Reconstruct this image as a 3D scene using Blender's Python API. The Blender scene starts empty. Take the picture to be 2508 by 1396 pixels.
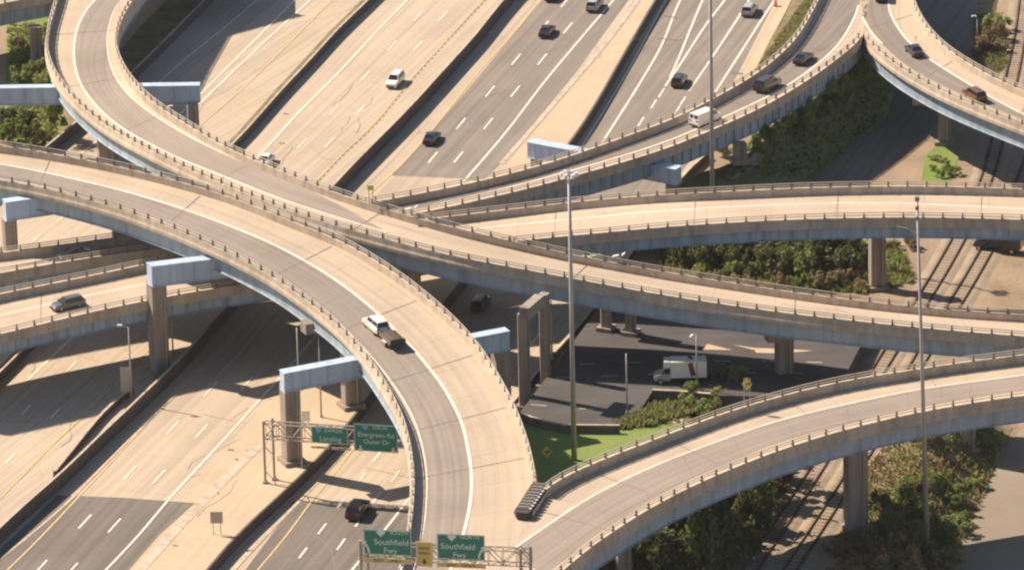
import bpy, bmesh, math, random
from mathutils import Vector, Matrix
from mathutils.bvhtree import BVHTree
random.seed(7)
sc = bpy.context.scene
col = sc.collection
R = math.radians
# ------------------------------------------------------------------ camera
W, H, F = 2508.0, 1396.0, 16000.0
PITCH, DIST, ROLL = R(21.0), 925.0, 0.022
CAM = Vector((0, -DIST * math.cos(PITCH), DIST * math.sin(PITCH)))
fw = Vector((0, math.cos(PITCH), -math.sin(PITCH)))
r0 = Vector((1, 0, 0)); u0 = Vector((0, math.sin(PITCH), math.cos(PITCH)))
UP = u0 * math.cos(ROLL) + r0 * math.sin(ROLL)
RT = r0 * math.cos(ROLL) - u0 * math.sin(ROLL)
cd = bpy.data.cameras.new('camera'); cam = bpy.data.objects.new('camera', cd); col.objects.link(cam)
cd.sensor_width = 36; cd.lens = 36 * F / W; cd.clip_start = 10; cd.clip_end = 6000
cam.matrix_world = Matrix(((RT.x, UP.x, -fw.x, CAM.x), (RT.y, UP.y, -fw.y, CAM.y), (RT.z, UP.z, -fw.z, CAM.z), (0, 0, 0, 1)))
sc.camera = cam
sc.cycles.filter_width = 2.3
# ------------------------------------------------------------------ sky, sun, exposure
SUN_EL, SUN_AZ = R(45), Vector((0.86, -0.48, 0)).normalized()   # direction the shadows fall
w = bpy.data.worlds.new('World'); sc.world = w; w.use_nodes = True
nt = w.node_tree; bg = nt.nodes['Background']
sky = nt.nodes.new('ShaderNodeTexSky'); sky.sky_type = 'NISHITA'; sky.sun_disc = False
sky.sun_elevation = SUN_EL; sky.sun_rotation = math.atan2(-SUN_AZ.x, -SUN_AZ.y)
nt.links.new(sky.outputs[0], bg.inputs[0]); bg.inputs[1].default_value = 0.055
sd = bpy.data.lights.new('sun', 'SUN'); sd.energy = 4.4; sd.angle = R(0.5); sd.color = (1, 0.825, 0.65)
so = bpy.data.objects.new('sun', sd); col.objects.link(so); so.location = (-200, 150, 300)
sdir = Vector((SUN_AZ.x * math.cos(SUN_EL), SUN_AZ.y * math.cos(SUN_EL), -math.sin(SUN_EL)))
so.rotation_euler = sdir.to_track_quat('-Z', 'Y').to_euler()
sc.view_settings.view_transform = 'Standard'; sc.view_settings.look = 'None'
sc.view_settings.exposure = 0.95; sc.view_settings.gamma = 1

GR = -1.5            # level of the lower lanes and the railway
# ------------------------------------------------------------------ geometry helpers
def ray(px, py):
    return (fw + RT * ((px - W / 2) / F) - UP * ((py - H / 2) / F)).normalized()
def at(px, py, z=0.0):
    d = ray(px, py); return CAM + d * ((z - CAM.z) / d.z)
def topx(v):
    d = v - CAM; k = d.dot(fw)
    return (W / 2 + F * d.dot(RT) / k, H / 2 - F * d.dot(UP) / k)
def inview(v, m=30):
    x, y = topx(v); return -m < x < W + m and -m < y < H + m
def catmull(P, sub=8):
    P = [Vector(p) for p in P]
    if len(P) < 3: return P
    out = []; Q = [P[0] * 2 - P[1]] + P + [P[-1] * 2 - P[-2]]
    for i in range(1, len(Q) - 2):
        a, b, c, d = Q[i - 1], Q[i], Q[i + 1], Q[i + 2]
        for k in range(sub):
            t = k / sub
            out.append(0.5 * ((2 * b) + (c - a) * t + (2 * a - 5 * b + 4 * c - d) * t * t + (3 * b - a - 3 * c + d) * t ** 3))
    out.append(P[-1]); return out
def length(P): return sum((P[i + 1] - P[i]).length for i in range(len(P) - 1))
def resample(P, n):
    L = length(P); out = [P[0].copy()]; i = 0; acc = 0.0
    for k in range(1, n):
        t = L * k / n
        while i < len(P) - 2 and acc + (P[i + 1] - P[i]).length < t:
            acc += (P[i + 1] - P[i]).length; i += 1
        s = (P[i + 1] - P[i]).length
        out.append(P[i].lerp(P[i + 1], min(1, max(0, (t - acc) / s if s else 0))))
    out.append(P[-1].copy()); return out
def smooth(P, it):
    P = [p.copy() for p in P]
    for _ in range(it):
        Q = [P[0]] + [P[i - 1] * .25 + P[i] * .5 + P[i + 1] * .25 for i in range(1, len(P) - 1)] + [P[-1]]
        P = Q
    return P
def gline(pts, z=0.0, step=3.0, it=4):
    P = catmull([at(p[0], p[1], z) for p in pts]); n = max(2, int(length(P) / step))
    return smooth(resample(P, n), it if n > 6 else 0)

class MB:
    def __init__(s): s.v = []; s.f = []; s.uv = {}
    def add(s, vs, fs, uvs=None):
        b = len(s.v); s.v += [Vector(v) for v in vs]
        for i, f in enumerate(fs):
            if uvs: s.uv[len(s.f)] = [uvs[k] for k in f]
            s.f.append([b + k for k in f])
    def box(s, c, sz, X=(1, 0, 0), Y=(0, 1, 0), Z=(0, 0, 1), taper=1.0):
        c = Vector(c); X = Vector(X).normalized() * sz[0] / 2; Y = Vector(Y).normalized() * sz[1] / 2; Z = Vector(Z).normalized() * sz[2] / 2
        v = []
        for dz in (-1, 1):
            t = taper if dz > 0 else 1
            for dx, dy in ((-1, -1), (1, -1), (1, 1), (-1, 1)): v.append(c + X * dx * t + Y * dy * t + Z * dz)
        s.add(v, [(3, 2, 1, 0), (4, 5, 6, 7), (0, 1, 5, 4), (1, 2, 6, 5), (2, 3, 7, 6), (3, 0, 4, 7)])
    def tube(s, a, b, ra, rb=None, n=10, caps=True):
        a = Vector(a); b = Vector(b); rb = ra if rb is None else rb
        d = (b - a).normalized(); x = d.orthogonal().normalized(); y = d.cross(x)
        v = []
        for p, r in ((a, ra), (b, rb)):
            for i in range(n):
                t = 2 * math.pi * i / n; v.append(p + (x * math.cos(t) + y * math.sin(t)) * r)
        f = [(i, (i + 1) % n, n + (i + 1) % n, n + i) for i in range(n)]
        if caps: f += [tuple(range(n - 1, -1, -1)), tuple(range(n, 2 * n))]
        s.add(v, f)
    def loft(s, rings, closed=True, caps=True):
        n = len(rings[0]); v = [p for r in rings for p in r]; f = []
        for i in range(len(rings) - 1):
            for k in range(n if closed else n - 1):
                k2 = (k + 1) % n; f.append((i * n + k, i * n + k2, (i + 1) * n + k2, (i + 1) * n + k))
        if caps and closed: f += [tuple(range(n - 1, -1, -1)), tuple((len(rings) - 1) * n + k for k in range(n))]
        s.add(v, f)
    def sweep(s, P, prof, sgn=1.0):
        """profile (offset sideways, height) carried along polyline P; sgn picks the side"""
        rings = []
        for i, p in enumerate(P):
            t = P[min(i + 1, len(P) - 1)] - P[max(i - 1, 0)]; t.z = 0; t.normalize()
            nn = Vector((t.y, -t.x, 0)) * sgn
            rings.append([p + nn * o + Vector((0, 0, z)) for o, z in prof])
        s.loft(rings)
    def ribbon(s, P, wd, dz=0.0):
        a = []; b = []
        for i, p in enumerate(P):
            t = P[min(i + 1, len(P) - 1)] - P[max(i - 1, 0)]; t.z = 0; t.normalize(); nn = Vector((t.y, -t.x, 0)) * wd / 2
            a.append(p - nn + Vector((0, 0, dz))); b.append(p + nn + Vector((0, 0, dz)))
        s.strip(a, b)
    def strip(s, A, B, cols=1, dz=0.0):
        n = len(A); v = []; uv = []; d = 0
        for i in range(n):
            if i: d += ((A[i] + B[i]) / 2 - (A[i - 1] + B[i - 1]) / 2).length
            wd = (A[i] - B[i]).length
            for c in range(cols + 1):
                v.append(A[i].lerp(B[i], c / cols) + Vector((0, 0, dz))); uv.append((wd * c / cols, d))
        m = cols + 1; f = []
        for i in range(n - 1):
            for c in range(cols): f.append((i * m + c, i * m + c + 1, (i + 1) * m + c + 1, (i + 1) * m + c))
        s.add(v, f, uv)
    def build(s, name, m, parent=None, world=True, smooth_=False):
        me = bpy.data.meshes.new(name)
        off = parent.get('_w', None) if (parent and world) else None
        off = Vector(off) if off is not None else Vector()
        me.from_pydata([v - off for v in s.v], [], s.f)
        if s.uv:
            l = me.uv_layers.new(name='uv')
            for p in me.polygons:
                u = s.uv.get(p.index)
                if u:
                    for k, li in enumerate(p.loop_indices): l.data[li].uv = u[k]
        me.materials.append(m)
        if smooth_:
            for p in me.polygons: p.use_smooth = True
        me.update()
        o = bpy.data.objects.new(name, me); col.objects.link(o)
        if parent: o.parent = parent; o['_w'] = list(off)
        return o
def tag(o, label=None, cat=None, group=None, kind=None):
    if label: o['label'] = label
    if cat: o['category'] = cat
    if group: o['group'] = group
    if kind: o['kind'] = kind
    return o
def thing(name, loc, label, cat, group=None, rz=0.0):
    o = bpy.data.objects.new(name, None); col.objects.link(o); o.location = loc; o.rotation_euler = (0, 0, rz)
    o.empty_display_size = 1; o['_w'] = list(loc); return tag(o, label, cat, group)

# ------------------------------------------------------------------ materials
def mat(name, c, rough=0.85, var=0.12, scale=0.6, c2=None, fine=6.0, streak=0.0, joint=0.0, metal=0.0, spec=0.3, bump=0.0, stain=0.0):
    m = bpy.data.materials.new(name); m.use_nodes = True; t = m.node_tree; n = t.nodes; l = t.links
    b = n['Principled BSDF']; b.inputs['Roughness'].default_value = rough; b.inputs['Metallic'].default_value = metal
    b.inputs['Specular IOR Level'].default_value = spec
    tc = n.new('ShaderNodeTexCoord')
    def noise(sc_, det, vec):
        x = n.new('ShaderNodeTexNoise'); x.inputs['Scale'].default_value = sc_; x.inputs['Detail'].default_value = det; l.new(vec, x.inputs['Vector']); return x.outputs[0]
    def ramp(v, a, bb, lo=0.0, hi=1.0):
        x = n.new('ShaderNodeMapRange'); l.new(v, x.inputs[0]); x.inputs[1].default_value = a; x.inputs[2].default_value = bb; x.inputs[3].default_value = lo; x.inputs[4].default_value = hi; return x.outputs[0]
    def mix(fac, a, bb, mode='MIX'):
        x = n.new('ShaderNodeMix'); x.data_type = 'RGBA'; x.blend_type = mode
        if isinstance(fac, float): x.inputs[0].default_value = fac
        else: l.new(fac, x.inputs[0])
        for sock, val in ((6, a), (7, bb)):
            if isinstance(val, tuple): x.inputs[sock].default_value = (*val, 1)
            else: l.new(val, x.inputs[sock])
        return x.outputs[2]
    P = tc.outputs['Object']
    c2 = c2 or tuple(k * (1 - 2 * var) for k in c)
    cc = mix(ramp(noise(scale * .12, 4, P), .35, .68), c, c2)
    cf = mix(ramp(noise(fine, 3, P), .3, .7, 1 - var, 1 + var * .6), (0, 0, 0), cc, 'MIX') if False else cc
    g = ramp(noise(fine, 3, P), .3, .7, 1 - var, 1 + var * .5)
    x = n.new('ShaderNodeVectorMath'); x.operation = 'SCALE'; l.new(cf, x.inputs[0]); l.new(g, x.inputs['Scale']); cc = x.outputs[0]
    U = tc.outputs['UV']
    if streak:
        mp = n.new('ShaderNodeMapping'); l.new(U, mp.inputs[0]); mp.inputs['Scale'].default_value = (1.1, 0.012, 1)
        s = ramp(noise(1.0, 3, mp.outputs[0]), .38, .68, 1.0 + streak * .25, 1 - streak)
        x = n.new('ShaderNodeVectorMath'); x.operation = 'SCALE'; l.new(cc, x.inputs[0]); l.new(s, x.inputs['Scale']); cc = x.outputs[0]
    if joint:
        sx = n.new('ShaderNodeSeparateXYZ'); l.new(U, sx.inputs[0])
        for ax, per, wd in ((1, joint, .10), (0, 3.7, .06)):
            md = n.new('ShaderNodeMath'); md.operation = 'MODULO'; l.new(sx.outputs[ax], md.inputs[0]); md.inputs[1].default_value = per
            lt = n.new('ShaderNodeMath'); lt.operation = 'LESS_THAN'; l.new(md.outputs[0], lt.inputs[0]); lt.inputs[1].default_value = wd
            k = ramp(lt.outputs[0], 0, 1, 1, .78)
            x = n.new('ShaderNodeVectorMath'); x.operation = 'SCALE'; l.new(cc, x.inputs[0]); l.new(k, x.inputs['Scale']); cc = x.outputs[0]
    if stain:
        mp = n.new('ShaderNodeMapping'); l.new(P, mp.inputs[0]); mp.inputs['Scale'].default_value = (1, 1, .12)
        s = ramp(noise(.9, 4, mp.outputs[0]), .42, .72, 1, 1 - stain)
        x = n.new('ShaderNodeVectorMath'); x.operation = 'SCALE'; l.new(cc, x.inputs[0]); l.new(s, x.inputs['Scale']); cc = x.outputs[0]
    l.new(cc, b.inputs['Base Color'])
    if bump:
        bp = n.new('ShaderNodeBump'); bp.inputs['Strength'].default_value = bump; l.new(noise(fine * 1.5, 4, P), bp.inputs['Height']); l.new(bp.outputs[0], b.inputs['Normal'])
    return m
def plain(name, c, rough=0.5, metal=0.0, spec=0.5, coat=0.0):
    m = mat(name, c, rough, .05, 1.5, None, 14.0, metal=metal, spec=spec)
    if coat: m.node_tree.nodes['Principled BSDF'].inputs['Coat Weight'].default_value = coat
    return m
M = dict(
    dirt=mat('dirt', (.33, .25, .18), .95, .2, 1.2, (.24, .185, .12), 3, bump=.3),
    scrub=mat('scrub', (.27, .215, .135), .95, .3, 3.0, (.15, .145, .065), 2.5, bump=.4),
    lawn=mat('lawn', (.15, .23, .05), .95, .25, 1.2, (.20, .25, .075), 5, bump=.3),
    pave=mat('concrete_pavement', (.485, .40, .305), .85, .08, .5, (.42, .35, .27), 4, streak=.16, joint=12.0),
    shoulder=mat('shoulder_concrete', (.53, .415, .29), .9, .1, .8, (.46, .365, .26), 3, streak=.07),
    asphalt=mat('asphalt', (.185, .165, .145), .9, .1, .8, (.155, .14, .125), 6, streak=.2),
    asphalt2=mat('grey_asphalt', (.25, .215, .185), .9, .1, .8, (.215, .19, .165), 6, streak=.2),
    street=mat('street_asphalt', (.10, .095, .095), .9, .15, 1.4, (.078, .074, .074), 5, streak=.15),  # darkened so the street's sunlit band also reads as shade
    deck=mat('deck_concrete', (.50, .41, .31), .85, .09, .9, (.43, .355, .27), 4, streak=.12, joint=9.0),
    wear=mat('worn_lane_concrete', (.31, .265, .225), .85, .08, .9, (.265, .228, .195), 4, streak=.18, joint=9.0),
    parapet=mat('parapet_concrete', (.57, .48, .375), .85, .12, 1.2, (.46, .385, .30), 5, stain=.3),
    concrete=mat('pier_concrete', (.36, .31, .26), .85, .12, 1.0, (.28, .235, .195), 4, stain=.38),
    wall=mat('wall_concrete', (.135, .12, .11), .9, .12, 1.0, (.11, .10, .092), 4, stain=.2),  # darkened to put the shade of the wall faces into the colour
    steel=mat('blue_grey_girder_paint', (.40, .49, .56), .55, .08, .8, (.33, .41, .48), 5, stain=.32),
    cap=mat('pale_blue_cap_paint', (.48, .60, .74), .5, .06, .8, (.42, .53, .66), 5, stain=.2),
    white=mat('white_line_paint', (.82, .76, .66), .7, .15, 9, (.66, .59, .49), 7),
    yellow=mat('yellow_line_paint', (.66, .49, .22), .7, .2, 9, (.48, .38, .22), 7),
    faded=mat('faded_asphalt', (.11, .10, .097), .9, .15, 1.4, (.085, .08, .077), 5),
    bank=mat('grassy_bank', (.15, .165, .07), .95, .25, 2.5, (.10, .115, .045), 3, bump=.3),
    crack=mat('sealed_crack', (.37, .30, .24), .8, .2, 3, None, 6),
    tar=mat('tar_seal', (.22, .175, .14), .8, .2, 3, None, 6),
    rail=plain('galvanised_rail', (.50, .45, .38), .55, .1),
    post=plain('brown_steel_post', (.19, .15, .115), .7),
    pole=plain('galvanised_pole', (.44, .42, .40), .5, .35),
    truss=plain('grey_truss_paint', (.40, .35, .30), .6, .2),
    green=plain('green_sign_sheeting', (.02, .235, .165), .45),
    signwhite=plain('white_sign_sheeting', (.80, .86, .82), .5),
    signyellow=plain('yellow_sign_sheeting', (.72, .52, .12), .5),
    signblue=plain('blue_shield_sheeting', (.25, .38, .55), .5),
    signblack=plain('black_sign_sheeting', (.015, .015, .015), .5),
    signback=plain('bare_sign_back', (.42, .38, .33), .5, .3),
    lampw=plain('white_lamp_housing', (.78, .76, .72), .4),
    rubber=plain('black_rubber', (.05, .046, .043), .8),
    tyre=plain('tyre_rubber', (.02, .02, .02), .85),
    rim=plain('alloy_rim', (.45, .45, .45), .35, .8),
    glass=plain('dark_car_glass', (.012, .014, .017), .08, 0, .8),
    light=plain('headlamp_lens', (.75, .75, .72), .15, 0, .8),
    swoosh=plain('faded_red_graphic', (.16, .035, .03), .6),
    tail=plain('red_lamp_lens', (.35, .02, .015), .2, 0, .7),
    trim=plain('black_trim', (.025, .025, .025), .6),
    ballast=mat('ballast', (.34, .275, .205), .95, .25, 2, (.26, .205, .15), 7, bump=.5),
    railshade=mat('rail_and_shadow_tone', (.12, .088, .066), .95, .25, 2, None, 6),  # dark tone for the rails and the shadow painted along them
    sleeper=mat('sleeper_wood', (.27, .205, .15), .95, .25, 2, None, 6),
    bark=mat('bark', (.12, .09, .06), .95, .2, 3, None, 8),
)
def leafmat(name, a, b):
    m = bpy.data.materials.new(name); m.use_nodes = True; t = m.node_tree; n = t.nodes; l = t.links
    bs = n['Principled BSDF']; bs.inputs['Roughness'].default_value = .7; bs.inputs['Specular IOR Level'].default_value = .2
    tc = n.new('ShaderNodeTexCoord'); oi = n.new('ShaderNodeObjectInfo')
    nz = n.new('ShaderNodeTexNoise'); nz.inputs['Scale'].default_value = 1.3; nz.inputs['Detail'].default_value = 4; l.new(tc.outputs['Object'], nz.inputs[0])
    ad = n.new('ShaderNodeMath'); ad.operation = 'MULTIPLY_ADD'; l.new(oi.outputs['Random'], ad.inputs[0]); ad.inputs[1].default_value = .5; l.new(nz.outputs[0], ad.inputs[2])
    mr = n.new('ShaderNodeMapRange'); l.new(ad.outputs[0], mr.inputs[0]); mr.inputs[1].default_value = .45; mr.inputs[2].default_value = 1.0
    mx = n.new('ShaderNodeMix'); mx.data_type = 'RGBA'; l.new(mr.outputs[0], mx.inputs[0]); mx.inputs[6].default_value = (*a, 1); mx.inputs[7].default_value = (*b, 1)
    l.new(mx.outputs[2], bs.inputs['Base Color']); tl = n.new('ShaderNodeBsdfTranslucent'); l.new(mx.outputs[2], tl.inputs[0])
    ms = n.new('ShaderNodeMixShader'); ms.inputs[0].default_value = .4; l.new(bs.outputs[0], ms.inputs[1]); l.new(tl.outputs[0], ms.inputs[2]); l.new(ms.outputs[0], n['Material Output'].inputs[0]); return m
LEAF = dict(dark=leafmat('dark_leaves', (.09, .11, .04), (.17, .19, .065)), mid=leafmat('green_leaves', (.19, .24, .07), (.32, .36, .13)),
            bright=leafmat('bright_leaves', (.22, .27, .06), (.29, .33, .10)), dry=leafmat('dry_leaves', (.25, .205, .11), (.34, .265, .15)),
            rust=leafmat('russet_leaves', (.20, .12, .065), (.25, .16, .08)))

# ------------------------------------------------------------------ ground
W3 = [(1700, -145), (1605, 0), (1567, 65), (1515, 155), (1446, 275), (1391, 354), (1300, 476), (1100, 726), (905, 968), (844, 1047), (778, 1122), (723, 1177), (665, 1229), (564, 1325), (506, 1396), (400, 1515)]
W2 = [(1370, -150), (1232, 0), (1170, 79), (1101, 155), (998, 268), (895, 371), (813, 457), (690, 593), (550, 752), (440, 880), (375, 940), (320, 995), (275, 1036), (220, 1088), (155, 1153), (55, 1238), (0, 1291), (-150, 1430)]
W1 = [(1050, -150), (902, 0), (826, 72), (758, 148), (689, 220), (620, 299), (564, 358), (300, 612), (30, 880), (-150, 1058)]
W0 = [(650, -150), (500, 0), (330, 170), (188, 297), (125, 349), (-100, 535)]
w3 = gline(W3, 0.0, 3, 6); w2 = gline(W2, 0.0, 3, 6)
def slope_line():
    return at(2340, 1360, -6), at(2462, 1105, -6)
sa, sb = slope_line()
def terr(x, y):
    d = (sb - sa); d.z = 0; d.normalize(); nrm = Vector((d.y, -d.x, 0))     # to the right of the line
    k = (Vector((x, y, 0)) - Vector((sa.x, sa.y, 0))).dot(nrm)
    along = (Vector((x, y, 0)) - Vector((sa.x, sa.y, 0))).dot(d)
    t = min(1, max(0, (k + 9) / 9)); t = t * t * (3 - 2 * t)
    e = min(1, max(0, (72 - along) / 25)); e = e * e * (3 - 2 * e)
    return GR - 4.5 * t * e
g = MB(); nx, ny = 260, 300; x0, x1, y0, y1 = -330, 330, -330, 420
vs = [(x0 + (x1 - x0) * i / nx, y0 + (y1 - y0) * j / ny, terr(x0 + (x1 - x0) * i / nx, y0 + (y1 - y0) * j / ny) - .03) for j in range(ny + 1) for i in range(nx + 1)]
g.add(vs, [(j * (nx + 1) + i, j * (nx + 1) + i + 1, (j + 1) * (nx + 1) + i + 1, (j + 1) * (nx + 1) + i) for j in range(ny) for i in range(nx)])
far = 950
for a, b, c, d in (((-far, y1), (far, y1), (far, far), (-far, far)), ((-far, -far), (far, -far), (far, y0), (-far, y0)), ((-far, y0), (x0, y0), (x0, y1), (-far, y1)), ((x1, y0), (far, y0), (far, y1), (x1, y1))):
    g.add([(*p, GR - .03) for p in (a, b, c, d)], [(0, 1, 2, 3)])
tag(g.build('ground', M['dirt']), kind='structure')
g = MB()                                            # upper ground left of the lower lanes
g.strip([Vector((-320, p.y, 0)) for p in w3], w3, 6)
tag(g.build('terrace', M['scrub']), kind='structure')
GR1 = GR + .02
def road(name, A, B, m, z=0.03, step=3.0):
    a = gline(A, z, step); b = gline(B, z, step); n = max(len(a), len(b)); mb = MB(); mb.strip(resample(a, n), resample(b, n), 4)
    return tag(mb.build(name, m), kind='structure')
fd = (at(1280, 0) - at(840, 465)).normalized()
def poly(name, pts, m, z, kind='structure'):
    mb = MB(); P = [at(x, y, z) for x, y in pts]; mb.add(P, [tuple(range(len(P)))], [(p.x * fd.y - p.y * fd.x, p.x * fd.x + p.y * fd.y) for p in P])
    return tag(mb.build(name, m), kind=kind)
def sh(L, dx, dy=0): return [(x + dx, y + dy) for x, y in L]
# carriageways (between the wall lines)
C0L = sh(W0, 6, 8)
rd0 = road('road', C0L, sh(W1, -14), M['pave'], .02)
rd1 = road('road', sh(W1, 0), sh(W2, 0), M['pave'], .02)
rd2 = road('road', sh(W2, 6), sh(W3, -2), M['pave'], .02)
road('shoulder', [(1650, -150), (1574, 0), (1517, 79), (1438, 175), (1350, 277), (1244, 400), (1150, 520), (1000, 690), (800, 800), (700, 920), (650, 988), (578, 1070), (512, 1150), (430, 1240), (360, 1325), (290, 1396), (190, 1490)], sh(W3, -3), M['shoulder'], .035)
def wmid(P, px0, px1, z): pass
# lower lanes, right of W3
WD = [(2010, -145), (1920, 0), (1830, 170), (1732, 371), (1656, 454), (1460, 750), (1350, 875), (1250, 1000), (1130, 1150), (930, 1396), (830, 1515)]
rd3 = road('road', sh(W3, 0, 22), WD, M['pave'], GR1)
# grey asphalt stretches laid on the concrete
poly('asphalt_patch', [(960, 430), (1060, 320), (1170, 190), (1330, 0), (1450, -140), (1640, -140), (1540, 0), (1412, 175), (1330, 275), (1225, 402), (1180, 445), (1130, 437)], M['asphalt2'], .04)
poly('asphalt_patch', [(138, 1212), (300, 1218), (478, 1231), (390, 1310), (290, 1425), (-90, 1425), (69, 1281)], M['asphalt'], .04)
poly('asphalt_patch', [(715, 1226), (850, 1230), (1060, 1250), (980, 1396), (900, 1490), (540, 1490), (600, 1396), (690, 1275)], M['asphalt'], GR1 + .02)
poly('asphalt_patch', [(1425, 365), (1484, 254), (1584, 90), (1660, -40), (1720, -140), (1990, -140), (1900, 0), (1810, 175), (1700, 380), (1600, 510), (1330, 500)], M['asphalt2'], GR1 + .02)
# paler kerb strips and shoulders
def stripe(name, P, wd, m, z):
    mb = MB(); mb.ribbon(gline(P, z), wd); return tag(mb.build(name, m), kind='structure')
stripe('kerb_strip', [(1228, 400), (1336, 278), (1422, 178), (1505, 79), (1562, 0), (1640, -110)], .8, M['parapet'], .07)
stripe('kerb_strip', [(338, 1400), (426, 1300), (512, 1212), (592, 1130), (640, 1085)], 1.5, M['parapet'], .07)
stripe('kerb_strip', [(1936, -20), (1912, 30), (1868, 110), (1838, 172), (1770, 320)], 1.6, M['shoulder'], GR1 + .06)
stripe('verge', [(1985, -30), (1950, 30), (1905, 100), (1880, 145), (1840, 210)], 2.6, M['scrub'], GR1 + .01)
stripe('kerb_strip', [(0, 1368), (155, 1240), (300, 1092), (430, 965)], .35, M['parapet'], .07)
stripe('kerb_strip', [(560, 1408), (650, 1310), (768, 1190), (850, 1098)], .5, M['parapet'], GR1 + .06)
stripe('gutter', [(790, 532), (903, 440), (1000, 338), (1110, 212), (1240, 70), (1300, 5)], 1.5, M['pave'], .045)

# ------------------------------------------------------------------ walls between the carriageways
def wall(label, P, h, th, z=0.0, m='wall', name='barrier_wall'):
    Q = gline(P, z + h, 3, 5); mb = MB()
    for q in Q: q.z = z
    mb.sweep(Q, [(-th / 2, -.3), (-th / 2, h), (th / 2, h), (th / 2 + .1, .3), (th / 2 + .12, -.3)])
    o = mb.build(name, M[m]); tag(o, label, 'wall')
    mb = MB(); mb.sweep(Q, [(-th / 2 - .03, h - .05), (-th / 2 - .03, h + .06), (th / 2 + .03, h + .06), (th / 2 + .03, h - .05)]); mb.build('sunlit_wall_top', M['parapet'], o, world=False); return o  # pale top strip paints the wall's upper edge as sunlit
wall('long concrete median wall beside the lanes with the lone white hatchback', W1, 1.35, .22)
wall('tall concrete median wall with wide dark shaded face in the middle of the freeway', W2, 2.1, .26)
wall('low concrete wall above the grassy bank near the bright green tree', W0, 1.7, .25)
wall('short thin wall branching off the median by the back of the tall sign', [(325, 948), (268, 988), (206, 1064), (134, 1153)], .95, .35)
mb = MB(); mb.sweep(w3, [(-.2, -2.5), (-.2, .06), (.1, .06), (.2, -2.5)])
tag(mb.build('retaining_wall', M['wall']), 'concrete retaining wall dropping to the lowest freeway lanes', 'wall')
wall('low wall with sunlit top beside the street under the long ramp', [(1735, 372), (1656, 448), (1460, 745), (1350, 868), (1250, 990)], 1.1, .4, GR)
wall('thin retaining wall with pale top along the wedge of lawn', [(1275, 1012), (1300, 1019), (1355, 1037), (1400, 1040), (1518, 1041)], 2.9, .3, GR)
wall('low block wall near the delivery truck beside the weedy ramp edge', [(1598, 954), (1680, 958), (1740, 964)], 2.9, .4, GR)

# ------------------------------------------------------------------ lane markings on the ground
def gmark(P, wd, z, m, mb): mb.ribbon(gline(P, z, 3, 2), wd)
def gdash(pts, d, z, wd, mb):
    for x, y in pts: mb.ribbon([at(x - d[0] / 2, y - d[1] / 2, z), at(x + d[0] / 2, y + d[1] / 2, z)], wd)
def markings(parent, white, yellow, dashes, z):
    mb = MB()
    for P in white: gmark(P, .32, z, None, mb)
    for pts, d in dashes: gdash(pts, d, z, .27, mb)
    if mb.v: mb.build('white_lines', M['white'], parent)
    mb = MB()
    for P in yellow: gmark(P, .26, z, None, mb)
    if mb.v: mb.build('yellow_lines', M['yellow'], parent)
def between(a, b, n): return [(a[0] + (b[0] - a[0]) * k / n, a[1] + (b[1] - a[1]) * k / n) for k in range(n + 1)]
DU = (22, -24)
markings(rd0, [[(800, -75), (723, 0), (620, 103), (495, 227), (330, 390)], [(840, -75), (761, 0), (640, 110), (492, 251), (330, 400)], [(640, -10), (560, 60), (430, 165), (242, 342), (200, 375)]],
         [[(890, -80), (813, 0), (620, 193), (495, 303), (300, 470)]], [([(151, 534), (89, 584)], (24, -20))], .07)
markings(rd1, [[(1070, -80), (998, 0), (930, 69), (826, 182), (723, 285), (634, 382), (400, 615), (124, 876), (60, 938)]],
         [[(1255, -80), (1184, 0), (1136, 51), (1067, 127), (998, 203), (916, 303), (840, 375), (771, 447), (560, 660), (400, 820), (213, 1009), (138, 1078), (69, 1150), (0, 1219), (-60, 1280)]],
         [([(740, 351), (818, 270), (895, 186), (960, 113), (1024, 40), (65, 1002), (177, 895)], DU), ([(806, 351), (883, 270), (1024, 113), (1086, 40), (26, 1122), (135, 1012)], DU)], .07)
mb = MB()                                             # rumble strip cut beside the yellow line
q = gline([(1190, 0), (1142, 51), (1073, 127), (1004, 203), (922, 303), (846, 375), (777, 447)], .066, .9, 2)
for i in range(0, len(q) - 1, 2):
    mb.ribbon([q[i], q[i + 1]], .22)
mb.build('rumble_strip', M['wear'], rd1)
markings(rd2, [[(1570, -80), (1501, 3), (1474, 34), (1395, 127), (1326, 210), (1240, 323), (1136, 444), (1050, 540)], [(258, 1396), (344, 1305), (413, 1222), (499, 1129), (568, 1054), (640, 974), (690, 920), (800, 790)], [(258, 1396), (200, 1460)]],
         [[(1400, -80), (1325, 0), (1260, 79), (1170, 179), (1057, 320), (974, 413), (916, 464), (830, 560)], [(-40, 1450), (17, 1396), (103, 1311), (193, 1215), (275, 1129), (378, 1016), (437, 961), (520, 875)]],
         [([(1060, 386), (1129, 303), (1200, 224), (1264, 146), (1332, 66), (1385, 5)], (22, -27)), ([(1123, 385), (1196, 303), (1262, 224), (1328, 146), (1391, 69)], (22, -27)),
          ([(423, 1047), (318, 1157), (208, 1276), (100, 1387), (516, 952)], (31, -34)), ([(494, 1055), (389, 1167), (280, 1286), (175, 1394), (605, 938)], (31, -34))], .07)
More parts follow.
